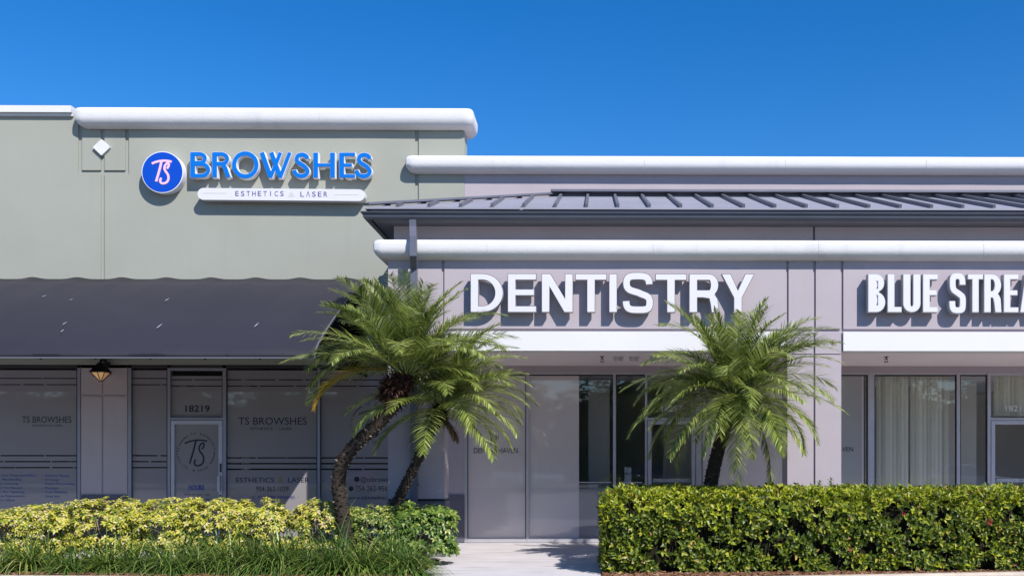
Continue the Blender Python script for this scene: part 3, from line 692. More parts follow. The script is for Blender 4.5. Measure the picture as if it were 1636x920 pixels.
# ================================================================== SIGNS
def glyph(ch, w, s):
    """bold grotesque outlines, cap height 1, width w, stem s -> list of [outer, holes...]"""
    h = s*.78
    if ch == 'I': return [[[(0, 0), (s, 0), (s, 1), (0, 1)]]]
    if ch == 'L': return [[[(0, 0), (w, 0), (w, h), (s, h), (s, 1), (0, 1)]]]
    if ch == 'T': return [[[((w-s)/2, 0), ((w+s)/2, 0), ((w+s)/2, 1-h), (w, 1-h), (w, 1), (0, 1), (0, 1-h), ((w-s)/2, 1-h)]]]
    if ch == 'E': m_ = .5+h*.1; return [[[(0, 0), (w, 0), (w, h), (s, h), (s, m_-h/2), (w*.93, m_-h/2), (w*.93, m_+h/2), (s, m_+h/2), (s, 1-h), (w, 1-h), (w, 1), (0, 1)]]]
    if ch == 'N': return [[[(0, 0), (s*.98, 0), (s*.98, .66), (w-s*.98-.02, 0), (w, 0), (w, 1), (w-s*.98, 1), (w-s*.98, .36), (s+.02, 1), (0, 1)]]]
    if ch == 'Y': c = w/2; return [[[(c-s/2, 0), (c+s/2, 0), (c+s/2, .38), (w, 1), (w-s*1.13, 1), (c, .58), (s*1.13, 1), (0, 1), (c-s/2, .38)]]]
    if ch == 'U':
        r = w/2; b = min(r, .42)
        return [[[(0, 1)]+arc(r, b, r, 180, 360, 20, b)+[(w, 1), (w-s, 1)]+arc(r, b, r-s, 360, 180, 20, b-h)+[(s, 1)]]]
    if ch == 'D':
        r = .5; ax = w-.46
        return [[[(0, 0), (ax*.8, 0)]+arc(ax*.8, .5, w-ax*.8, -90, 90, 24, .5)+[(0, 1)], [(s, h)]+[(s, 1-h)]+arc(ax*.8, .5, w-ax*.8-s, 90, -90, 20, .5-h)]]
    if ch in 'BR':
        mid = .46 if ch == 'B' else .42; ht = (1-mid)/2+.0; cx = w*.93-ht*.75
        up = arc(cx, mid+ht, w*.93-cx, 90, -90, 14, ht); iu = arc(cx, mid+ht, w*.93-cx-s*.95, 90, -90, 12, ht-h*.98)
        if ch == 'R':
            up = arc(w*.97-ht*.85, mid+ht, ht*.85, 90, -60, 14, ht); iu = arc(w*.97-ht*.85, mid+ht, ht*.85-s*.97, 90, -90, 12, ht-h*.98)
            leg = [(w*.93, .34), (w*.955, .15), (w, .0), (w-s*1.05, 0), (w-s*1.12, .2)]+[(w-s*1.2, .33), (w-s*1.5, .40-.01)]
            out = [(0, 0), (s, 0), (s, .40), (w-s*1.5, .39)]+leg[::-1][1:][::1]
            out = [(0, 0), (s, 0), (s, .385), (w*.45, .385), (w-s*1.25, .36), (w-s*1.1, .22), (w-s*1.0, .05), (w-s*.95, 0), (w, 0), (w*.975, .05), (w*.965, .2), (w*.94, .36), (w*.85, .45)]+up[::-1][1:]+[(0, 1)]
            return [[out, [(s, mid+h*.98), (s, 1-h*.98)]+iu]]
        mid = .53; hu = (1-mid)/2; hl = mid/2
        cu = w*.94-hu*.9; cl = w-hl*.9
        out = [(0, 0)]+arc(cl, hl, w-cl, -90, 70, 14, hl)+arc(cu, mid+hu, w*.94-cu, -70, 90, 14, hu)+[(0, 1)]
        return [[out, [(s, h*.95), (s, mid-h*.45)]+arc(cl, (h*.95+mid-h*.45)/2, max(.03, w-cl-s), 90, -90, 10, (mid-h*1.4)/2), [(s, mid+h*.45), (s, 1-h*.95)]+arc(cu, (mid+h*.45+1-h*.95)/2, max(.03, w*.94-cu-s), 90, -90, 10, (1-mid-h*1.4)/2)]]
    if ch == 'A': c = w/2; return [[[(0, 0), (s, 0), (s+w*.06, .2), (w-s-w*.06, .2), (w-s, 0), (w, 0), (c+s*.62, 1), (c-s*.62, 1)], [(s+w*.12, .38), (c, .80), (w-s-w*.12, .38)]]]
    if ch == 'M': return [[[(0, 0), (s, 0), (s, .62), (w/2-s*.3, 0), (w/2+s*.3, 0), (w-s, .62), (w-s, 0), (w, 0), (w, 1), (w-s*1.25, 1), (w/2, .38), (s*1.25, 1), (0, 1)]]]
    if ch == 'S':
        a = s*.46; k = [(w-a*1.1, .70), (w-a*1.1, .90), (w*.72, 1-s*.4), (w*.5, 1-s*.4), (w*.24, 1-s*.4), (a*1.1, .90), (a*1.1, .725), (a*1.1, .52), (w*.42, .56), (w*.6, .475), (w*.8, .42), (w-a, .40), (w-a, .27), (w-a, .08), (w*.75, s*.4), (w*.5, s*.4), (w*.24, s*.4), (a, .10), (a*1.0, .31)]
        pts = bez(k, 9); lp = stroke(pts, s*.80); return [[lp]]
    return []
def sign_letters(parent, specs, Yf, depth, Ywall, face, ret, trimm, facein=.007):
    """specs: (char, px0, px1, py0, py1, stem) on the face plane; each letter is a part: trim rim and return, with the face as sub-part"""
    for ch, a, b, t, bt, s in specs:
        x0, x1 = X(a, Yf), X(b, Yf); z0, z1 = Z(bt, Yf), Z(t, Yf); hh = z1-z0; w_ = (x1-x0)/hh
        shapes = glyph(ch, w_, s*w_ if s < 0 else s)
        to3 = lambda x, z, d: (x0+x*hh, d, z0+z*hh)
        m = MB()
        for lps in shapes: m.prism(lps, to3, Yf, Yf+depth, 0)
        xm = (x0+x1)/2
        for q2 in (.3, .7): m.tube([(x0+(x1-x0)*.12 if ch in 'BLEDRN' else xm, Yf+depth-.002, z0+hh*q2), (x0+(x1-x0)*.12 if ch in 'BLEDRN' else xm, Ywall, z0+hh*q2)], .008, 5)
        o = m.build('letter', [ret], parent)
        f = MB(); sc_ = .985
        cx, cz = w_/2, .5
        for lps in shapes: f.prism([inset(l, .012, i) for i, l in enumerate(lps)], to3, Yf-.004, Yf-.0005)
        f.build('letter_face', face, o)
        if trimm:
            r = MB()
            for lps in shapes: r.prism(lps, to3, Yf-.0015, Yf-.0002)
            r.build('trim_cap', trimm, o)
def inset(loop, d, i):
    """shrink an outer loop (or grow a hole) by d"""
    n = len(loop); p = [Vector(q) for q in loop]
    area = sum(p[k].x*p[(k+1) % n].y-p[(k+1) % n].x*p[k].y for k in range(n)); sg = (1 if area > 0 else -1)*(1 if i == 0 else -1); out = []
    for k in range(n):
        a, b, c = p[k-1], p[k], p[(k+1) % n]
        if (b-a).length < 1e-6 or (c-b).length < 1e-6: out.append(tuple(b)); continue
        d0 = (b-a).normalized(); d1 = (c-b).normalized(); n0 = Vector((-d0.y, d0.x)); n1 = Vector((-d1.y, d1.x)); t = n0+n1
        if t.length < .2: out.append(tuple(b)); continue
        t.normalize(); out.append(tuple(b+t*(sg*d/max(.5, t.dot(n0)))))
    return out
YD = DP-.165
ds = thing('sign', 'large white raised letters with grey shadows spelling DENTISTRY over the arcade', 'sign', (X(975, YD), DP, Z(470, YD)))
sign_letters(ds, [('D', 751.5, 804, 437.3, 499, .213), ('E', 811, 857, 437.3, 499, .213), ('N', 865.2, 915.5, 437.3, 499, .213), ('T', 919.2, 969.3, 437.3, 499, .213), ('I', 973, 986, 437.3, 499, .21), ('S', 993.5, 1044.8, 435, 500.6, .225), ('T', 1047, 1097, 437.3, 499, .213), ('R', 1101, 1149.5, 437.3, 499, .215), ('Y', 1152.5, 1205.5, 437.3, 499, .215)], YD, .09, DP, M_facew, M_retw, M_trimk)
YB2 = DP-.17
bs = thing('sign', 'narrow white raised letters cut off by the right edge', 'sign', (X(1560, YB2), DP, Z(470, YB2)))
sc5 = 296/1636
def q5(a, b): return 1340+a*sc5, 1340+b*sc5
sp5 = [('B', 258, 412, .30), ('L', 430, 556, .22), ('U', 567, 723, .235), ('E', 742, 876, .22), ('S', 970, 1128, .23), ('T', 1138, 1276, .21), ('R', 1282, 1440, .215), ('E', 1456, 1588, .21), ('A', 1600, 1770, .2), ('M', 1780, 1970, .19)]
sign_letters(bs, [(c0, *q5(a, b), 437.0 if c0 != 'S' else 435, 498.3 if c0 != 'S' else 500, s*(.85 if c0 == 'B' else .85)) for c0, a, b, s in sp5], YB2, .12, DP, M_facew, M_retw, None)
# blue sign
YS = DS-.17
ps = thing('sign', 'blue raised letters with white edges, round blue emblem and white name bar', 'sign', (X(420, YS), DS, Z(280, YS)))
def stroke_letter(shapes, px0, py0, py1, w):
    pass
u = X(401, YS)-X(400, YS)
LH = Z(247, YS)-Z(284.5, YS)
z0b = Z(284.5, YS)
def bl(parent, parts, pxoff):
    """parts: list of ('s', pts, width) strokes or ('r', cx, cy, rx, ry, width) rings, in px units from pxoff, baseline up"""
    bx = X(pxoff, YS); to3 = lambda x, z, d: (bx+x*u, d, z0b+z*u)
    m = MB(); f = MB(); e = 0
    for p in parts:
        e += .0007
        for mb, gr, ya, yb in ((m, 2.0, YS+e, YS+.11), (f, .7, YS-.006-e, YS-.0012-e*.01)):
            if p[0] == 's': mb.prism([stroke(p[1], p[2]+gr, gr/2)], to3, ya, yb)
            else:
                _, cx, cy, rx, ry, w_ = p; w_ += gr
                mb.prism([arc(cx, cy, rx+w_/2, 0, 352, 44, ry+w_/2), arc(cx, cy, rx-w_/2, 0, 352, 44, ry-w_/2)], to3, ya, yb)
    o = m.build('letter', M_retp, parent); f.build('letter_face', M_faceb, o)
h37 = 39.0
Bp = [('s', [(3, 0), (3, h37)], 6.8), ('s', [(0, h37-2.2)]+arc(14, h37-9.3, 8.6, 90, -90, 12, 7.1)+[(4, h37-16.4)], 5), ('s', [(4, h37-18.2)]+arc(17, 11.3, 11, 90, -90, 14, 9.3)+[(0, 2)], 5)]
Rp = [('s', [(3, 0), (3, h37)], 6.8), ('s', [(0, h37-2.2)]+arc(14, h37-10, 9.2, 90, -90, 12, 7.8)+[(4, h37-17.8)], 5), ('s', bez([(15, h37-17.5), (20, h37-22), (21, 10), (25, 0)]), 6)]
Op = [('r', 21, h37/2, 17.8, 18.4, 5.8)]
Wp = [('s', [(2.5, h37), (16.5, 0)], 6.2), ('s', [(16.5, 0), (32, h37)], 5), ('s', [(17.5, h37), (32, 0)], 6.2), ('s', [(32, 0), (47, h37)], 5)]
Sp = [('s', bez([(21.5, h37-9), (21, h37-1.0), (5.2, h37-.2), (4.6, h37-9.5), (4.2, h37-17), (13, h37-17), (18.5, h37-23), (25.5, h37-30), (21, 2.2), (11.5, 2.0), (5.5, 2.2), (1.5, 5.5), (.8, 11)]), 5.6)]
Hp = [('s', [(3, 0), (3, h37)], 6.6), ('s', [(30, 0), (30, h37)], 6.6), ('s', [(6, h37/2+.2), (27, h37/2+.2)], 4)]
Ep = [('s', [(3, 0), (3, h37)], 6.8), ('s', [(6, 2.2), (24, 2.2)], 4.4), ('s', [(6, h37/2+.2), (19, h37/2+.2)], 4), ('s', [(6, h37-2.2), (24, h37-2.2)], 4.4)]
for parts, px in ((Bp, 305), (Rp, 340), (Op, 371), (Wp, 416), (Sp, 469.5), (Hp, 501.5), (Ep, 543), (Sp, 569)): bl(ps, parts, px)
cx, cz = X(259.5, YS), Z(277, YS)
m = MB(); m.tube([(cx, YS, cz), (cx, DS-.01, cz)], 33.2*u, 64); em = m.build('emblem_cabinet', M_retp, ps, smooth=True)
m = MB(); m.tube([(cx, YS-.005, cz), (cx, YS-.0005, cz)], 31.9*u, 64); m.build('emblem_face', M_faced, em)
m = MB()
for i, s_ in enumerate(TS_strokes(31*u, .115)): m.prism([s_], lambda x, z, d: (cx-.005+x, d, cz+.01+z), YS-.012-.0006*i, YS-.0052)
m.build('emblem_script', M_pink, em)
YBr = DS-.20
xa, xb, zm, hb = X(325, YBr), X(573.5, YBr), Z(311.3, YBr), 9.4*u
slp = -(1.5*u)
def pill(x0, x1, r): return arc(x1, slp, r, -90, 90, 14)+arc(x0, 0, r, 90, 270, 14)
m = MB(); m.prism([pill(xa, xb, hb)], lambda x, z, d: (x, d, zm+z), YBr, DS-.03)
for x in (xa+.4, xb-.4): m.box(x, x+.03, DS-.03, DS+.002, zm-.04, zm+.02)
br = m.build('name_bar', M_facew, ps, label='white rounded bar with small purple capitals')
m = MB()
def bt(t, a, b): add_text(m, t, a, b, 306.4, 314.8, YBr-.003)
for i, ch in enumerate('ESTHETICS'):
    a = 376+i*8.95; wch = 2 if ch == 'I' else 5.5; add_text(m, ch, a+(2 if ch == 'I' else 0), a+(2 if ch == 'I' else 0)+(1.1 if ch == 'I' else wch), 306.2, 314.6, YBr-.003)
for i, ch in enumerate('LASER'):
    a = 480+i*9.3; add_text(m, 'Λ' if ch == 'A' else ch, a, a+5.8, 307, 315.4, YBr-.003)
m.build('bar_lettering', mat('purple_lettering', (.07, .045, .22), .5), br)
M_faint = mat('pale_gold_line', (.62, .58, .55), .5)
m = MB(); m.pbox(324, 309.3, 362, 310.4, YBr-.003, YBr-.0005); m.pbox(535, 311.3, 573, 312.4, YBr-.003, YBr-.0005); add_text(m, '&', 461, 471, 307, 315.5, YBr-.003); m.build('bar_lines', M_faint, br)

# ================================================================== PLANTS
def leaf(mb, p, d, up, L_, w_, mi=0, fold=.25, curl=.15):
    d = d.normalized(); s = d.cross(up)
    if s.length < 1e-3: s = d.orthogonal()
    s.normalize(); n_ = s.cross(d)
    a = p; b1 = p+d*L_*.4+s*w_*.5+n_*w_*fold; b2 = p+d*L_*.4-s*w_*.5+n_*w_*fold; md = p+d*L_*.45
    e1 = p+d*L_*.75+s*w_*.36+n_*(w_*fold*.7-L_*curl*.4); e2 = p+d*L_*.75-s*w_*.36+n_*(w_*fold*.7-L_*curl*.4); t = p+d*L_-n_*L_*curl
    m2 = p+d*L_*.77-n_*L_*curl*.45
    mb.add([a, b1, md, b2, e1, m2, e2, t], [(0, 1, 2), (0, 2, 3), (1, 4, 5, 2), (2, 5, 6, 3), (4, 7, 5), (5, 7, 6)], mi)
def blade(mb, p, d, L_, w_, droop, n=3, mi=0, wide0=.6):
    """narrow leaflet bending down with gravity"""
    pts = []; q = Vector(p); dd = Vector(d).normalized(); st_ = L_/n
    s = dd.cross(Vector((0, 0, 1)))
    if s.length < .05: s = Vector((1, 0, 0))
    s.normalize()
    tw = R.uniform(-.4, .4); nn = s.cross(dd); s = (s*math.cos(tw)+nn*math.sin(tw)).normalized()
    vs = []
    for i in range(n+1):
        t = i/n; ww = w_*(wide0+(1-wide0)*math.sin(math.pi*min(1, t*1.6+.05)) if t < .5 else (1-t)*2*.95+.03)*.5
        vs += [q+s*ww, q-s*ww]
        dd = (dd+Vector((0, 0, -droop/n))).normalized(); q = q+dd*st_
    mb.add(vs, [(2*i, 2*i+1, 2*i+3, 2*i+2) for i in range(n)], mi)
def frond(mb, mr, base, az, e0, L_, droop, nl=76, ll=.34, mi=0, sag=.38, side=0.):
    q = Vector(base); n = 22; pts = [q.copy()]; dirs = []
    for i in range(n):
        t = i/n; e = e0-droop*(t**1.5); a = az+side*t
        d = Vector((math.cos(a)*math.cos(e), math.sin(a)*math.cos(e), math.sin(e))); dirs.append(d); q = q+d*L_/n; pts.append(q.copy())
    mr.tube(pts, [max(.0025, .012*(1-i/n)) for i in range(n+1)], 4, mi, False)
    roll = R.uniform(-.5, .5)
    for i in range(nl):
        t = .13+.87*(i+.5)/nl; k = t*n; j = min(n-1, int(k)); p = pts[j]+(pts[j+1]-pts[j])*(k-j); d = dirs[j]
        s = d.cross(Vector((0, 0, 1)));
        if s.length < .02: s = Vector((math.sin(az), -math.cos(az), 0))
        s.normalize(); up = s.cross(d); c1, s1 = math.cos(roll), math.sin(roll); s, up = s*c1+up*s1, up*c1-s*s1
        prof_ = min(1, .35+t*2.0)*(1-.72*max(0, (t-.45)/.55)**1.4)
        for sg in (-1, 1):
            if R.random() < .04: continue
            fw = .55+.75*t+R.uniform(-.10, .10); v = .30+R.uniform(-.22, .22)
            dd = s*sg+d*fw+up*v
            blade(mb, p, dd, ll*prof_*R.uniform(.85, 1.1), 0.0135, sag*R.uniform(.5, 1.5), 3, mi, .8)
M_palm = mat('palm_leaflets', (.06, .12, .02), .27, .7, trans=.38, island=[(0, (.06, .10, .025)), (.45, (.26, .32, .06)), (.8, (.44, .50, .13)), (1, (.62, .62, .28))])
M_palmy = mat('yellowing_palm_leaflets', (.5, .3, .03), .4, .5, trans=.3, island=[(0, (.20, .20, .02)), (.5, (.42, .30, .02)), (1, (.55, .27, .04))])
M_dead = mat('dead_frond_leaflets', (.2, .12, .06), .8, .2, island=[(0, (.07, .04, .02)), (.6, (.20, .12, .06)), (1, (.36, .26, .15))])
M_rach = mat('palm_stalk', (.20, .24, .07), .5, .4)
M_boot = mat('palm_fibre', (.06, .03, .022), .95, .1, island=[(0, (.025, .012, .01)), (.6, (.08, .035, .025)), (1, (.17, .09, .065))])
M_trunk = mat('palm_bark', (.04, .03, .024), .95, .15, var=.35, vscale=18, bump=1, bscale=45)  # bark darkened: shade from the crown is put into the colour
M_stub = mat('palm_stub', (.12, .1, .08), .95, .1, island=[(0, (.02, .015, .011)), (.65, (.06, .048, .036)), (1, (.24, .21, .17))])
def palm(label, tpts, trad, crown, fr, cnt, seed, Lr=(1.25, 1.5), yellow=None, boot=(.17, .34), lowmin=72, ys=1., dead=None):
    global R
    R = random.Random(seed)
    base = tpts[0]; root = thing('palm_tree', label, 'palm tree', tuple(base))
    # trunk: smooth curve
    P_ = [Vector(p) for p in tpts]; pts = []; rs = []
    for i in range(len(P_)-1):
        p0 = P_[max(0, i-1)]; p1 = P_[i]; p2 = P_[i+1]; p3 = P_[min(len(P_)-1, i+2)]
        for k in range(8):
            t = k/8; pts.append(.5*((2*p1)+(p2-p0)*t+(2*p0-5*p1+4*p2-p3)*t*t+(3*p1-p0-3*p2+p3)*t**3)); rs.append(trad[i]+(trad[i+1]-trad[i])*t)
    pts.append(P_[-1]); rs.append(trad[-1])
    m = MB(); m.tube(pts, [r*(1+.06*math.sin(i*2.3)) for i, r in enumerate(rs)], 14); m.build('trunk', M_trunk, root, smooth=True)
    m = MB(); a = 0
    for i in range(len(pts)-1):
        seg = pts[i+1]-pts[i]; t = seg.normalized(); u_ = t.orthogonal().normalized(); w_ = t.cross(u_)
        ns = max(2, int(seg.length*150))
        for k in range(ns):
            a += 2.399; p = pts[i]+seg*(k/ns); r = rs[i]; dr_ = u_*math.cos(a)+w_*math.sin(a); c0 = p+dr_*r*.86; h = R.uniform(.018, .045); wd = R.uniform(.014, .026)
            s = t.cross(dr_)
            tip = c0+dr_*(h)+t*R.uniform(.008, .03)
            m.add([c0-s*wd-t*.012, c0+s*wd-t*.012, c0+s*wd*.8+t*.02, c0-s*wd*.8+t*.02, tip-s*wd*.45, tip+s*wd*.45], [(0, 1, 5, 4), (1, 2, 5), (2, 3, 4, 5), (3, 0, 4)])
    m.build('leaf_base_stubs', M_stub, root)
    # fibrous head
    m = MB(); c = Vector(crown); ax = (pts[-1]-pts[-5]).normalized()
    for i in range(900):
        t = R.random(); a = R.uniform(0, 6.28); u_ = ax.orthogonal().normalized(); w_ = ax.cross(u_)
        rr = boot[0]*(.45+.55*math.sin(math.pi*min(1, t*.9+.1))); dr_ = (u_*math.cos(a)+w_*math.sin(a))
        p = c-ax*boot[1]*(1-t)+dr_*rr*R.uniform(.55, 1.0); d = dr_*R.uniform(.3, 1)+ax*R.uniform(-.3, 1)
        blade(m, p, d, R.uniform(.05, .17), R.uniform(.012, .04), R.uniform(.2, 1.5), 2)
    m.tube([c-ax*boot[1], c-ax*boot[1]*.6, c-ax*boot[1]*.2, c+ax*.08], [boot[0]*.6, boot[0]*.8, boot[0]*.75, .05], 10)
    m.build('fibrous_head', M_boot, root)
    m = MB(); mr = MB()
    for (az, e0, L_, dr_) in fr: frond(m, mr, c+Vector((math.cos(rad(az))*.06, math.sin(rad(az))*.06, 0)), rad(az), rad(e0), L_, rad(dr_), side=R.uniform(-.2, .2))
    for i in range(cnt):
        t = (i+.5)/cnt; az = i*2.39996+seed; e0 = rad(86-lowmin*t**1.25+R.uniform(-9, 9)); L_ = R.uniform(*Lr)*(.70+.30*min(1, t*3.2))*ys
        frond(m, mr, c+Vector((math.cos(az)*.06, math.sin(az)*.06, .08*(1-t))), az, e0, L_, rad(R.uniform(40, 80)*(1 if t > .2 else .45)+(25*(t-.5) if t > .5 else 0)), side=R.uniform(-.25, .25))
    m.build('crown', M_palm, root); mr.build('frond_stalks', M_rach, root)
    if dead:
        m = MB()
        for (az, e0, L_, dr_) in dead: frond(m, m, c-Vector((0, 0, .12)), rad(az), rad(e0), L_, rad(dr_), nl=40, ll=.2, sag=1.2)
        m.build('dead_fronds', M_dead, root, label='withered brown fronds hanging under the crown')
    if yellow:
        m = MB(); az, e0, L_, dr_ = yellow; frond(m, m, c, rad(az), rad(e0), L_, rad(dr_)); m.build('yellowing_frond', M_palmy, root, label='yellowing drooping frond')
    return root
Ya = 13.95
palm('leaning palm with a thick S-curved dark trunk and the taller crown', [P(556, 885, Ya), P(548, 825, Ya), P(541, 772, Ya), P(549, 735, Ya), P(575, 703, Ya), P(611, 669, Ya), P(640, 632, Ya)],
     [.10, .098, .096, .094, .092, .09, .085], P(650, 600, Ya), [(350, 20, 1.0, 60), (172, 40, 1.6, 98), (160, 66, 1.5, 55), (120, 80, 1.45, 40), (85, 84, 1.4, 30), (60, 70, 1.45, 60), (180, 12, 1.45, 75), (205, 58, 1.45, 60), (40, 62, 1.5, 60), (100, 88, 1.5, 16), (190, 75, 1.35, 35), (178, 28, 1.55, 95), (186, 46, 1.5, 100), (150, 58, 1.5, 60)], 46, 3, (1.25, 1.6), (184, 16, 1.5, 95), (.19, .50), 62, 1.06)
Yb_ = 14.45
palm('slimmer leaning palm beside the pillar with the lower right crown', [P(608, 872, Yb_), P(622, 825, Yb_), P(645, 780, Yb_), P(667, 735, Yb_), P(684, 698, Yb_), P(692, 672, Yb_)],
     [.075, .072, .068, .065, .065, .07], P(703, 650, Yb_), [(0, 48, 1.4, 88), (350, 30, 1.35, 80), (10, 62, 1.5, 80), (330, 42, 1.35, 80), (20, 75, 1.45, 65), (340, 66, 1.5, 80), (5, 18, 1.2, 78), (300, 40, 1.3, 85), (355, 78, 1.5, 60), (350, 8, 1.25, 75), (315, 25, 1.2, 80), (5, 35, 1.45, 85)], 38, 11, (1.1, 1.45), None, (.11, .24), 104, dead=[(335, -35, .5, 45), (20, -45, .4, 40)])
Yc = 14.2
palm('single palm with a short dark trunk rising from the clipped hedge', [P(1128, 860, Yc), P(1132, 800, Yc), P(1141, 745, Yc), P(1153, 700, Yc), P(1162, 670, Yc), P(1168, 648, Yc)],
     [.10, .10, .095, .09, .09, .09], P(1172, 634, Yc), [(0, 58, 1.75, 78), (8, 45, 1.7, 70), (345, 62, 1.75, 75), (350, 35, 1.5, 82), (20, 30, 1.5, 85), (75, 84, 1.15, 25), (10, 68, 1.35, 60), (180, 42, 1.45, 95), (190, 15, 1.4, 72), (200, 2, 1.35, 60), (275, -12, 1.5, 70), (255, 0, 1.3, 78), (300, -5, 1.4, 75), (120, 76, 1.15, 50), (35, 62, 1.45, 70), (15, 60, 1.65, 60), (60, 60, 1.3, 80), (300, 52, 1.5, 90), (170, 62, 1.3, 80), (290, -15, 1.55, 50), (250, -5, 1.5, 65), (325, 0, 1.5, 75), (2, 66, 1.75, 60), (12, 52, 1.8, 72), (355, 50, 1.7, 60), (182, 32, 1.5, 95), (205, 20, 1.45, 80), (260, -20, 1.5, 60), (270, 5, 1.5, 90), (30, 74, 1.2, 60), (195, 40, 1.2, 100)], 58, 21, (1.25, 1.7), None, (.17, .36), 112, dead=[(230, -50, .45, 35), (300, -40, .5, 45)])
R = random.Random(99)
# clipped hedge
M_hedge = mat('hedge_leaves', (.06, .11, .015), .4, .4, trans=.22, island=[(0, (.045, .075, .01)), (.45, (.095, .14, .014)), (.85, (.20, .25, .02)), (.96, (.36, .36, .05)), (.99, (.42, .26, .08)), (1, (.40, .18, .10))])
M_hnew = mat('hedge_new_growth', (.16, .22, .03), .4, .4, trans=.28, island=[(0, (.22, .28, .012)), (.6, (.36, .40, .02)), (.96, (.48, .47, .05)), (1, (.48, .32, .07))])
M_core = mat('hedge_light_block', (.022, .022, .012), 1, 0, var=.5, vscale=12)  # dark filler added inside the leaves to block light through the hedge
HX0, HX1, HY0, HY1, HT = .08, 8.2, 12.93, 14.72, 1.06
def hfront(x): return HY0+max(0, x-2.0)*.05
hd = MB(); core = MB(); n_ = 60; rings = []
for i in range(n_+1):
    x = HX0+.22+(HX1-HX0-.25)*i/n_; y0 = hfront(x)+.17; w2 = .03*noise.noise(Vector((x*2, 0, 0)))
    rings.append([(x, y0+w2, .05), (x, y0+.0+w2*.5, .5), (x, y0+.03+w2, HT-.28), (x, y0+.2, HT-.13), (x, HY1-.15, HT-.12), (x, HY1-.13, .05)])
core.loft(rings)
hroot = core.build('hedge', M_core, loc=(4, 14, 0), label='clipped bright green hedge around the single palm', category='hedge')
def whorl(mb, p, d, L_, w_, k, mi):
    d = d.normalized(); u_ = d.orthogonal().normalized(); v_ = d.cross(u_); a0 = R.uniform(0, 6.28)
    for i in range(k):
        a = a0+i*6.283/k+R.uniform(-.3, .3); o = u_*math.cos(a)+v_*math.sin(a); sp_ = R.uniform(.5, 1.3)
        leaf(mb, p+d*R.uniform(-.02, .01), d*(1.25-sp_*.6)+o*sp_, d, L_*R.uniform(.55, 1.3), w_*R.uniform(.7, 1.25), mi, .18, R.uniform(0, .25))
def hedge_pt():
    r = R.random(); dep = abs(R.gauss(0, .07))
    if r < .50:   # front
        x = R.uniform(HX0, HX1); z = .05+(HT-.05)*R.random(); b = .08*noise.noise(Vector((x*2.3, z*3, 1)))+.035*noise.noise(Vector((x*7, z*7, 5)))
        rnd = max(0, z-(HT-.30)); ce = max(0, .35-(x-HX0)); return Vector((x, hfront(x)+dep+b+rnd*rnd*3.2+ce*ce*2.2, z)), Vector((R.uniform(-.7, .7), -1, R.uniform(-.3, .9))), z/HT
    if r < .90:   # top
        x = R.uniform(HX0, HX1); y = R.uniform(hfront(x)+.02, HY1); b = .05*noise.noise(Vector((x*2.1, y*2.5, 9)))+.02*R.random()**3*3
        rnd = max(0, .24-(y-hfront(x))); return Vector((x, y, HT-dep*.8+b-rnd*.45-max(0, .3-(x-HX0))**2*1.6)), Vector((R.uniform(-.5, .5), R.uniform(-.6, .4), 1)), 1.2
    if r < .96:   # left end
        y = R.uniform(HY0, HY1); z = .05+(HT-.05)*R.random(); return Vector((HX0+dep+.04*noise.noise(Vector((y*3, z*3, 2)))+max(0, z-.92)*.6, y, z)), Vector((-1, R.uniform(-.7, .7), R.uniform(-.3, .8))), z/HT
    x = R.uniform(HX0, HX1); z = HT*R.random(); return Vector((x, HY1-dep, z)), Vector((R.uniform(-.7, .7), 1, R.uniform(-.3, .8))), z/HT
hn = MB(); hv = MB()
for i in range(10800):
    p, d, t = hedge_pt()
    if p.x > 6.6 and R.random() < .5: continue
    gap = noise.noise(Vector((p.x*3.1, p.z*3.6, 7.7)))
    if t < 1 and gap > .18 and R.random() < .85: continue
    new = (t > 1.1 and R.random() < .7) or (t <= 1.1 and R.random() < .12+1.8*max(0, t-.62))
    if new and t > 1.1: whorl(hn, p, d, .072, .027, 5, 0)
    elif new: whorl(hn, p, d, .074, .036, 4, 0)
    else: whorl(hv, p, d, .078, .040, 4, 0)
hv.build('old_leaves', M_hedge, hroot); hn.build('new_leaves', M_hnew, hroot)
m = MB()
for i in range(500):
    x = R.uniform(HX0+.05, HX1); y = hfront(x)+R.uniform(.08, .3); z = R.uniform(0, .8); d = Vector((R.uniform(-.5, .5), R.uniform(-.6, .1), 1)).normalized(); m.tube([(x, y, z), Vector((x, y, z))+d*R.uniform(.15, .35)], [.005, .003], 4)
m.build('twigs', mat('twigs', (.13, .09, .06), .9, .1), hroot)
# red flowers on the hedge
fm = MB()
for (px, py) in ((1580, 832), (1358, 876), (1443, 820)):
    y = hfront(X(px, 13.3))-.04; c0 = P(px, py, y); big = px == 1580
    for i in range(34 if big else 10):
        d = Vector((R.gauss(0, 1), -abs(R.gauss(0, 1)), R.gauss(0, 1))).normalized(); leaf(fm, c0+d*(.03 if big else .012), d+Vector((0, -.4, 0)), Vector((0, 0, 1)), .028, .014)
fm.build('flower_cluster', mat('coral_petals', (.62, .07, .09), .5, .4, trans=.2), hroot, label='small coral red flower cluster')

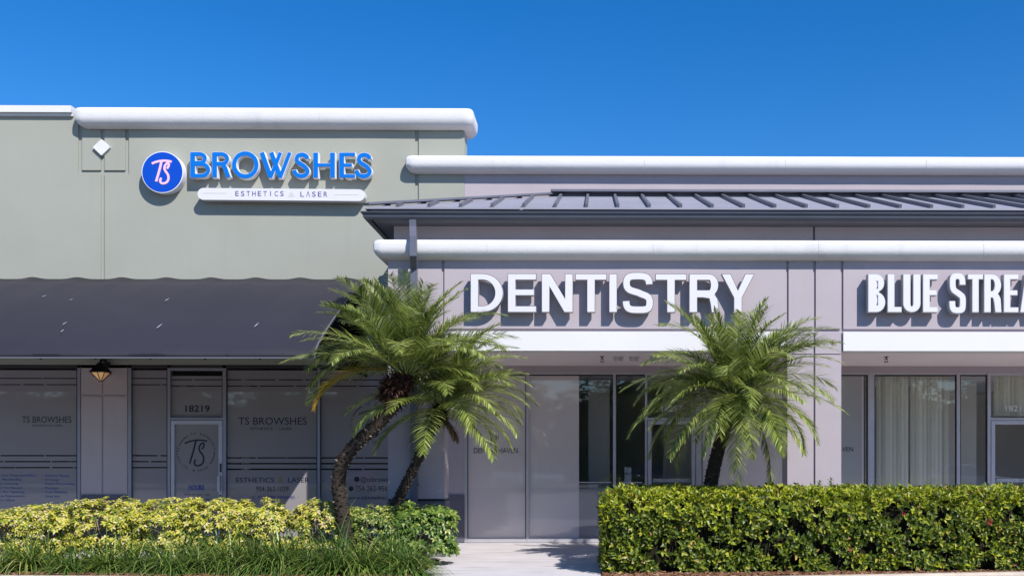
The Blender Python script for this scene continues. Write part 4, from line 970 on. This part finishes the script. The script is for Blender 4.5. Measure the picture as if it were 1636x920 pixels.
# variegated shrubs along the shopfront
M_var = mat('variegated_leaves', (.4, .42, .1), .42, .4, trans=.25, island=[(0, (.09, .15, .02)), (.28, (.30, .33, .03)), (.55, (.56, .52, .05)), (.8, (.66, .55, .12)), (.93, (.68, .60, .34)), (1, (.50, .33, .20))])
M_varg = mat('green_variegated_leaves', (.12, .22, .04), .36, .5, trans=.25, island=[(0, (.05, .10, .02)), (.5, (.11, .19, .03)), (.85, (.22, .30, .05)), (1, (.44, .44, .12))])
M_vstem = mat('shrub_stems', (.26, .21, .16), .9, .1)
def umbrella(mb, p, up, L_, k=7):
    up = up.normalized(); u_ = up.orthogonal().normalized(); v_ = up.cross(u_); a0 = R.uniform(0, 6.28)
    for i in range(k):
        a = a0+i*6.283/k; o = u_*math.cos(a)+v_*math.sin(a); leaf(mb, p+o*.006, o+up*R.uniform(-.25, .35), up, L_*R.uniform(.8, 1.15), L_*.42, 0, .12, R.uniform(.05, .3))
SL = ['leftmost variegated shrub at the picture edge', 'second variegated shrub from the left under the service list', 'variegated shrub in front of the shaded grey pier', 'variegated shrub below the narrow frosted window',
      'variegated shrub right in front of the emblem door', 'variegated shrub below the telephone number lettering', 'variegated shrub just left of the S-curved palm trunk', 'darker variegated shrub between the two leaning palm trunks', 'bushy greener shrub at the corner of the walkway']
for i, (px, top, wd, green) in enumerate([(22, 811, .56, 0), (90, 808, .40, 0), (172, 799, .56, 0), (255, 800, .60, 0), (335, 797, .60, 0), (412, 803, .48, 0), (518, 803, .46, 0), (598, 808, .52, .5), (672, 808, .50, 1)]):
    Y_ = 14.3; x = X(px, Y_); h = Z(top, Y_)+.02
    root = thing('variegated_shrub', SL[i], 'shrub', (x, Y_, 0), 'variegated shrubs along the shopfront bed')
    m = MB(); st_ = MB()
    for k in range(26):
        a = R.uniform(0, 6.28); r = R.uniform(.1, wd*.8); q = Vector((x+math.cos(a)*r, Y_+math.sin(a)*r*.5, h*R.uniform(.6, .9))); st_.tube([(x+math.cos(a)*.08, Y_+math.sin(a)*.06, 0), (x+math.cos(a)*r*.6, Y_+math.sin(a)*r*.3, q.z*.5), q], [.009, .007, .004], 5)
    cnt = int(980*(wd/.6))
    for k in range(cnt):
        a = R.uniform(0, 6.28); b = math.asin(R.uniform(-.45, 1)); rr = 1-abs(R.gauss(0, .17)); nn = noise.noise(Vector((a*1.3, b*2, i*3.3)))
        rr *= 1+.22*nn
        ex = 1.0
        d = Vector((math.cos(a)*math.cos(b), math.sin(a)*math.cos(b), math.sin(b)))
        sgn = lambda v: (1 if v > 0 else -1)*abs(v)**.6
        p = Vector((x+sgn(d.x)*wd*rr, Y_+sgn(d.y)*.38*rr, h*.50+sgn(d.z)*h*.50*rr))
        if p.z < .06: continue
        if noise.noise(Vector((p.x*4, p.y*4, p.z*4+i))) > .42: continue
        umbrella(m, p, d*.8+Vector((0, -.35, .75))+Vector((R.uniform(-.4, .4), R.uniform(-.4, .4), 0)), R.uniform(.045, .075)*(1.35 if green == 1 else 1))
    mt = M_var
    if green == 1: mt = M_varg
    elif green: mt = mat('mixed_variegated_leaves', (.2, .25, .05), .38, .5, trans=.25, island=[(0, (.06, .11, .02)), (.5, (.14, .2, .03)), (.8, (.38, .40, .08)), (1, (.58, .54, .18))])
    m.build('foliage', mt, root); st_.build('stems', M_vstem, root)
# liriope clumps
M_gr = mat('grass_blades', (.05, .11, .025), .42, .5, trans=.2, island=[(0, (.035, .075, .016)), (.5, (.095, .17, .03)), (.88, (.21, .30, .05)), (1, (.40, .38, .14))])
M_grl = mat('lit_grass_blades', (.1, .2, .03), .42, .5, trans=.25, island=[(0, (.045, .09, .018)), (.5, (.13, .20, .03)), (.88, (.25, .32, .05)), (1, (.48, .44, .16))])  # lit copy of the grass blades, sunlight put into the colour
M_gr2 = mat('dry_reddish_blades', (.2, .09, .05), .6, .3, trans=.2, island=[(0, (.12, .05, .03)), (.6, (.30, .13, .07)), (1, (.36, .26, .12))])
def clump(x, y, h, nb, mt, label, spread=1., cat='grass clump', grp='strappy grass clumps along the kerb'):
    m = MB()
    for k in range(nb):
        a = R.uniform(0, 6.28); e = rad(R.triangular(10, 88, 58)); L_ = h*R.uniform(.7, 1.5); p = Vector((x+R.gauss(0, .05), y+R.gauss(0, .05), .01))
        d = Vector((math.cos(a)*math.cos(e)*spread, math.sin(a)*math.cos(e)*spread, math.sin(e)))
        blade(m, p, d, L_, R.uniform(.010, .017), R.uniform(1.5, 3.2), 8, 0, .8)
    o = m.build('grass_clump', mt, loc=(x, y, 0)); o['label'] = label; o['category'] = cat; o['group'] = grp
front = [(-2, .34, 0), (48, .36, 0), (112, .33, 0), (170, .34, 0), (222, .36, 0), (272, .35, 0), (320, .34, 0), (366, .36, 0), (408, .35, 0), (448, .36, 0), (492, .34, 0), (538, .36, 0), (580, .37, 0), (622, .36, 0), (655, .30, 0)]
ords = ['first', 'second', 'third', 'fourth', 'fifth', 'sixth', 'seventh', 'eighth', 'ninth', 'tenth', 'eleventh', 'twelfth', 'thirteenth', 'fourteenth', 'fifteenth']
for i, (px, h, _) in enumerate(front):
    Y_ = 13.14+.1*math.sin(i*2.1)-(.22 if px > 470 else .12 if px > 200 else 0); clump(X(px, Y_), Y_, h*(1.6 if px < 240 else 1.95)*R.uniform(.78, 1.15), 420, (M_gr, M_grl)[i in (0, 1, 3, 7, 10, 12)], 'green strappy grass clump, %s from the left in the row nearest the kerb' % ords[i])
for i, px in enumerate((20, 82, 145, 200, 250, 300, 345, 390, 430, 475, 515, 560, 605, 640)):
    Y_ = 13.82-(.15 if px > 450 else 0); clump(X(px, Y_), Y_, (.56 if px < 240 else .74)*R.uniform(.8, 1.12), 260, M_gr, 'green strappy grass clump, %s from the left in the row behind, against the shrubs' % ords[i], grp='strappy grass clumps in the second row')
for i, px in enumerate((215, 500, 545)):
    Y_ = 12.98; clump(X(px, Y_), Y_, .13, 70, M_gr2, ['small dry reddish tuft at the kerb below the second narrow window', 'dry reddish brown tuft left of the S-curved trunk foot', 'dry reddish brown tuft right under the S-curved trunk'][i], 1.2, 'dry tuft', 'dry tufts by the kerb')
# small sprigs standing out of the hedge top
for i, (px, lab) in enumerate(((1309, 'taller seedling sprig sticking out of the hedge in front of the pillar'), (1327, 'small seedling sprig sticking out of the hedge beside the pillar edge'))):
    y = 14.5; x = X(px, y); m = MB(); hh = .16 if i else .12
    m.tube([(x, y, .9), (x+.01, y, HT+hh)], [.006, .004], 5)
    for k in range(12): a = k*2.4; z = HT+hh*(.1+.9*k/12); leaf(m, Vector((x, y, z)), Vector((math.cos(a), math.sin(a), .7)), Vector((0, 0, 1)), .07, .025)
    m.build('seedling', M_varg, loc=(x, y, 1), label=lab, category='seedling')

# ================================================================== the lot behind the camera (seen in the windows)
m = MB()
for i in range(14): x = -20+i*2.9; m.box(x, x+.1, -22, -16.8, -.136, -.132)
m.build('lot_lines', M_line, kind='structure')
m = MB(); m.box(-40, 40, -26.5, -23.2, -.14, .02); m.build('planting_strip', mat('lawn', (.05, .09, .025), .95, .1, var=.3, vscale=5), kind='structure')
def car(x, y, rz, paint, label, suv=False):
    root = thing('parked_car', label, 'car', (0, 0, 0), 'cars parked across the lot')
    h = 1.72 if suv else 1.45; Lc = 4.6; wd = .92
    pm = mat('car_paint_%d' % int(paint[0]*100+paint[2]*7), paint, .25, .5, coat=1.)
    def sec(px, zs, ws): return [(w_, px, z) for w_, z in zip(ws, zs)]+[(-w_, px, z) for w_, z in zip(ws[::-1], zs[::-1])]
    b = MB(); hb_ = .98 if suv else .86
    rings = [sec(-2.3, [.35, .45, .62, .66], [.70, .78, .76, .6]), sec(-2.15, [.25, .45, .72, hb_-.14], [.8, .88, .86, .7]), sec(-1.2, [.22, .5, .8, hb_], [.86, wd, .9, .78]), sec(0, [.22, .5, .85, hb_+.04], [.88, wd, .9, .8]), sec(1.3, [.22, .5, .88, hb_+.06], [.86, wd, .9, .8]), sec(2.15, [.28, .5, .85, hb_+.02], [.8, .88, .86, .72]), sec(2.3, [.38, .5, .7, .8], [.7, .76, .72, .6])]
    b.loft(rings); o = b.build('body', pm, root, smooth=True)
    c_ = MB(); a0, a1, a2, a3 = (-1.0, -.25, 1.5, 2.1) if suv else (-1.0, -.15, 1.0, 1.75)
    c_.loft([sec(a0, [hb_-.05, hb_-.02], [.78, .76]), sec(a1, [hb_-.05, h-.05], [.8, .62]), sec((a1+a2)/2, [hb_-.05, h-.03], [.8, .63]), sec(a2, [hb_-.05, h-.06], [.8, .62]), sec(a3, [hb_-.05, hb_+.02], [.76, .72])])
    gl = c_.build('windows', mat('car_glass', (.01, .012, .014), .05, .6), root, smooth=False)
    r_ = MB(); r_.loft([sec(a1-.03, [h-.06, h-.03], [.62, .56]), sec((a1+a2)/2, [h-.04, h], [.64, .56]), sec(a2+.03, [h-.07, h-.03], [.62, .56])]); 
    for sx in (-1, 1): r_.tube([(sx*.77, a0, hb_), (sx*.62, a1, h-.05)], .03, 6); r_.tube([(sx*.74, a3, hb_), (sx*.62, a2, h-.06)], .035, 6); r_.tube([(sx*.80, .35, hb_), (sx*.645, .35, h-.05)], .03, 6)
    r_.build('roof', pm, root, smooth=True)
    for sx in (-1, 1):
        for yy in (-1.4, 1.4):
            t = MB(); t.tube([(sx*.93, yy, .2), (sx*.68, yy, .2)], .33, 20); tw = t.build('wheel', M_blk, root); t = MB(); t.tube([(sx*.94, yy, .2), (sx*.931, yy, .2)], .2, 12); t.build('rim', M_alul, tw)
        t = MB(); t.loft([[(sx*.45, -2.27, .6), (sx*.76, -2.2, .62), (sx*.76, -2.16, .74), (sx*.45, -2.2, .70)], [(sx*.45, -2.32, .6), (sx*.74, -2.24, .62), (sx*.74, -2.2, .73), (sx*.45, -2.25, .70)]]); t.build('headlight', M_facew, root)
        t = MB(); t.box(sx*.92-.06, sx*.92+.06, -.75, -.62, hb_, hb_+.12); t.build('mirror', pm, root)
    t = MB(); t.box(-.4, .4, -2.335, -2.30, .40, .6); t.build('grille', M_blk, root)
    root.location = (x, y, -.14+.13); root.rotation_euler = (0, 0, rz)
    for ch in root.children:
        ch.location = (0, 0, 0)
        for g2 in ch.children: g2.location = (0, 0, 0)
# cars face the shops (+Y): body front is -y locally, so turn by 180 degrees
car(-2.7, -19.5, math.pi, (.62, .63, .65), 'silver car facing the shops across the lot, mirrored in the dental window')
car(-4.2, -10.5, math.pi/2, (.04, .042, .05), 'dark car driving sideways along the lot behind the viewer') if False else None
car(-4.95, -19.6, math.pi, (.75, .75, .76), 'white sport utility car facing the shops, mirrored beside the silver one', True)
car(18.9, -14.5, math.pi/2, (.72, .73, .75), 'white car standing sideways, mirrored in the blinds window')
car(23.0, -19.5, math.pi, (.05, .06, .09), 'dark blue car facing the shops at the right of the lot', True)
car(-13.5, -19.4, math.pi, (.30, .04, .04), 'red car facing the shops at the left of the lot')
car(3.0, -19.6, math.pi, (.10, .10, .11), 'charcoal car facing the shops near the middle of the lot')
M_tl = mat('broadleaf_leaves', (.05, .09, .02), .5, .4, trans=.2, island=[(0, (.03, .055, .012)), (.6, (.055, .10, .02)), (1, (.10, .15, .03))])
M_tb = mat('broadleaf_bark', (.13, .10, .08), .95, .1, var=.3, vscale=10, bump=.8, bscale=20)
m = MB()
for i in range(9000):
    x = R.uniform(-75, 75); top = 8.5+3.2*noise.noise(Vector((x*.09, 0, 0)))+2*noise.noise(Vector((x*.35, 4, 0))); z = top*math.sqrt(R.random()); y = -48+R.uniform(-3, 3)*math.sqrt(max(0, 1-(z/top)**3))
    leaf(m, Vector((x, y, z)), Vector((R.gauss(0, 1), R.gauss(0, 1), R.gauss(0, .6))), Vector((0, 0, 1)), .85, .5)
rg = []
for i in range(61):
    x = -75+i*2.5; top = 7.3+3.2*noise.noise(Vector((x*.09, 0, 0)))+1.2*noise.noise(Vector((x*.35, 4, 0))); rg.append([(x, -50, -.1), (x, -46.5, -.1), (x, -46.8, top*.7), (x, -48.5, top), (x, -50, top*.7)])
m.loft(rg)  # solid mass added to keep bright sky out of the reflections
for i in range(40): x = -76+i*3.9; m.tube([(x, -48, -.1), (x+.4, -48, 5)], [.2, .1], 5)
m.build('added_wood', M_tl, kind='stuff', label='belt of trees added far beyond the parking lot to cover sky mirrored in the glass', category='wood')
TLb = ['leftmost', 'second', 'third', 'fourth', 'fifth', 'sixth', 'seventh', 'rightmost']
for i, (x, y, h) in enumerate([(-27, -26, 8.5), (-19, -25, 7), (-11.5, -26, 9), (-4.5, -25, 6.3), (3, -26, 8), (10.5, -25, 9.5), (18, -26, 8.2), (26, -25, 9)]):
    root = thing('shade_tree', '%s round green tree in the row behind the parked cars' % TLb[i], 'tree', (x, y, 0), 'trees behind the parking lot')
    t = MB(); t.tube([(x, y, -.1), (x+.1, y, h*.25), (x-.1, y+.1, h*.5), (x, y, h*.75)], [.2, .16, .12, .05], 8)
    for k in range(8): a = k*.8; t.tube([(x, y, h*.3+k*.1*h*.3), (x+math.cos(a)*h*.16, y+math.sin(a)*h*.16, h*.5+k*.05*h), (x+math.cos(a)*h*.28, y+math.sin(a)*h*.28, h*.62+.02*k*h)], [.08, .05, .02], 6)
    t.build('trunk', M_tb, root)
    m = MB(); cl = [(Vector((x+R.gauss(0, h*.15), y+R.gauss(0, h*.15), h*.62+R.gauss(0, h*.12))), h*R.uniform(.12, .2)) for _ in range(16)]
    for k in range(2600):
        c0, r = R.choice(cl); d = Vector((R.gauss(0, 1), R.gauss(0, 1), R.gauss(0, 1))).normalized(); p = c0+d*r*R.uniform(.6, 1.05)
        leaf(m, p, Vector((R.gauss(0, 1), R.gauss(0, 1), R.gauss(0, .6))), Vector((0, 0, 1)), .32, .17)
    m.build('crown', M_tl, root)
